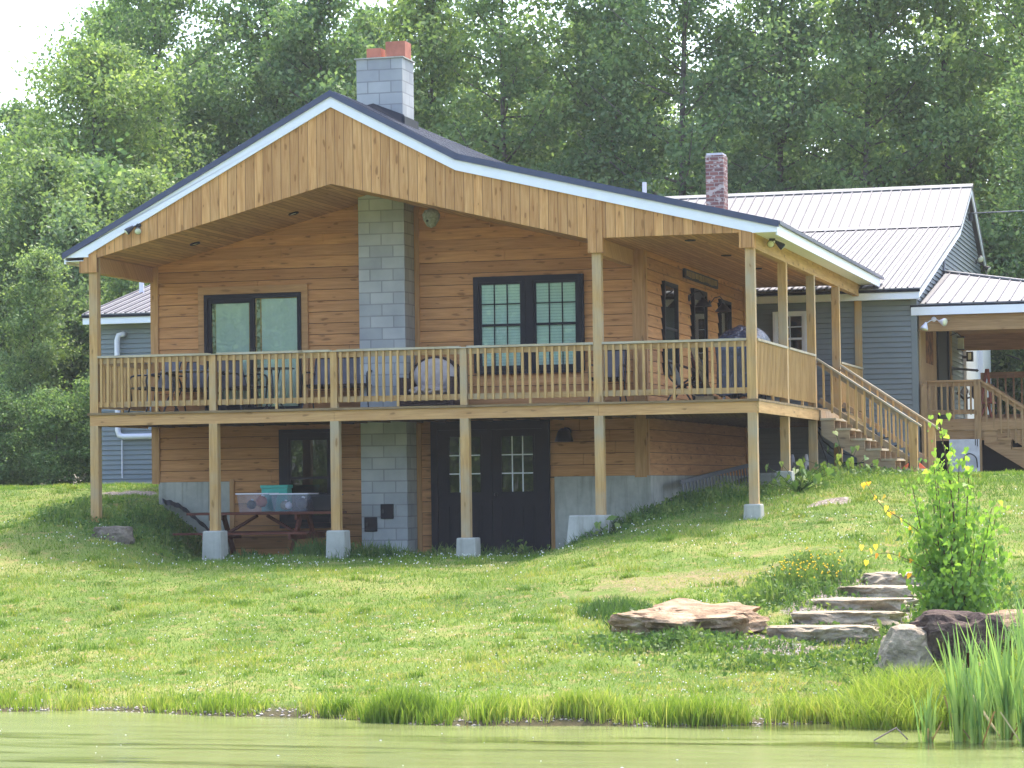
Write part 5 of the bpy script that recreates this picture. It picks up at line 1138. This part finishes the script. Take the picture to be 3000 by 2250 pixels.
def hearts(name, P, s, lv, mat, parent):
    n = len(P); V = np.empty((n,6,3)); a = rng.normal(size=(n,3))*.55; a[:,2] -= 1.0; a /= np.linalg.norm(a,axis=1)[:,None]; b = rng.normal(size=(n,3)); b -= a*(a*b).sum(1)[:,None]; b /= np.linalg.norm(b,axis=1)[:,None]; s = s[:,None]
    cn = np.cross(a,b)
    for k,(u,v,w_) in enumerate([(-.42,0,.0),(-.62,.36,.10),(-.15,.62,.14),(1.0,0,-.05),(-.15,-.62,.14),(-.62,-.36,.10)]): V[:,k] = P+a*s*u+b*s*v+cn*s*w_
    k = np.arange(n)*6; F = np.stack([np.stack([k,k+1,k+2,k+3],1), np.stack([k,k+3,k+4,k+5],1)],1).reshape(-1,4)
    return link(name, mesh_np(name, V.reshape(-1,3), F, np.repeat(lv,2)), M[mat], parent)
L = []
for q in tips:
    m_ = len(q)
    for i, pt in enumerate(q):
        u = i/(m_-1)
        if u < .16: continue
        for k in range(rs.randint(28,40) if u < .8 else 10): sd_ = .15 if u < .8 else .07; L.append((pt.x+rs.gauss(0,sd_), pt.y+rs.gauss(0,sd_), pt.z+rs.gauss(0,.07)))
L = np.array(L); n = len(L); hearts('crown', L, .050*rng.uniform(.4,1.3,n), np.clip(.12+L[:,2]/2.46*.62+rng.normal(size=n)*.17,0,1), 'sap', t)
yp = [Vector((-.1,-.05,1.0)), Vector((-.45,-.1,1.28)), Vector((-.78,-.15,1.52)), Vector((-.95,-.15,1.78))]; q = arc(yp, 5); q2 = arc([Vector((-.08,-.05,.65)), Vector((-.42,-.12,.86)), Vector((-.72,-.15,.98)), Vector((-.98,-.15,.92))], 5); part('yellow_branch', MB().tube(q, .007, 5, .4).tube(q2, .006, 5, .4), 'sapbark', t, 'thin side branch with orange and yellow leaves', local=True)
L = np.array([tuple(p+Vector((rs.gauss(0,.05),rs.gauss(0,.05),rs.gauss(0,.05)))) for p in q[5:] for _ in range(1)]+[tuple(p+Vector((rs.gauss(0,.05),rs.gauss(0,.05),rs.gauss(0,.06)))) for p in q2[5:]])
hearts('yellow_leaves', L, .055*rng.uniform(.8,1.2,len(L)), rng.uniform(0,1,len(L)), 'yleaf', t)
# burdock like plants
def broad(label, x, y, n, r, s):
    z = gz(x,y); t = thing('broad_leaf_plant', label, 'plant', (x,y,z)); P_ = np.stack([rng.normal(size=n)*r, rng.normal(size=n)*r*.7, np.abs(rng.normal(size=n))*r*.8+.05],1)
    mb = MB()
    for p in P_: mb.tube([(0,0,-.02),(p[0]*.6,p[1]*.6,p[2]*.7),tuple(p)], .005, 4)
    part('stems', mb, 'weed', t, local=True); hearts('leaves', P_, s*rng.uniform(.7,1.2,n), np.clip(.6+rng.normal(size=n)*.2,0,1), 'weed', t)
broad('broad leaved plant under the young tree beside the steps', 14.55, -10.5, 40, .17, .085)
broad('small broad leaved plant at the foot of the pale boulder', 14.35, -12.5, 18, .12, .06)
broad('broad leaved dock plant beside the right middle footing', 8.75, -.25, 22, .15, .09)
broad('broad leaved weed right of the black double doors', 7.15, .6, 16, .14, .07)
broad('round leaved plant patch in front of the right deck footing', 11.35, 2.0, 45, .28, .09)
broad('round leaved plants under the deck stairs', 11.7, 5.0, 45, .32, .09)
broad('pale leaved weed left of the rust colored boulder', 10.95, -9.6, 14, .08, .05)

# ---- the air: thin summer haze round the whole place
g = G('haze_air'); pv = g.n("ShaderNodeVolumePrincipled", {"Color": (.98,.98,1,1), "Density": HAZE, "Anisotropy": .2}); g.t.links.new(pv.outputs[0], g.out.inputs["Volume"])
hz = part('haze', B(-320,320,-320,320,-7,26), g.m); hz['kind'] = 'stuff'; hz['label'] = 'thin bluish summer haze filling the air'; hz['category'] = 'haze'
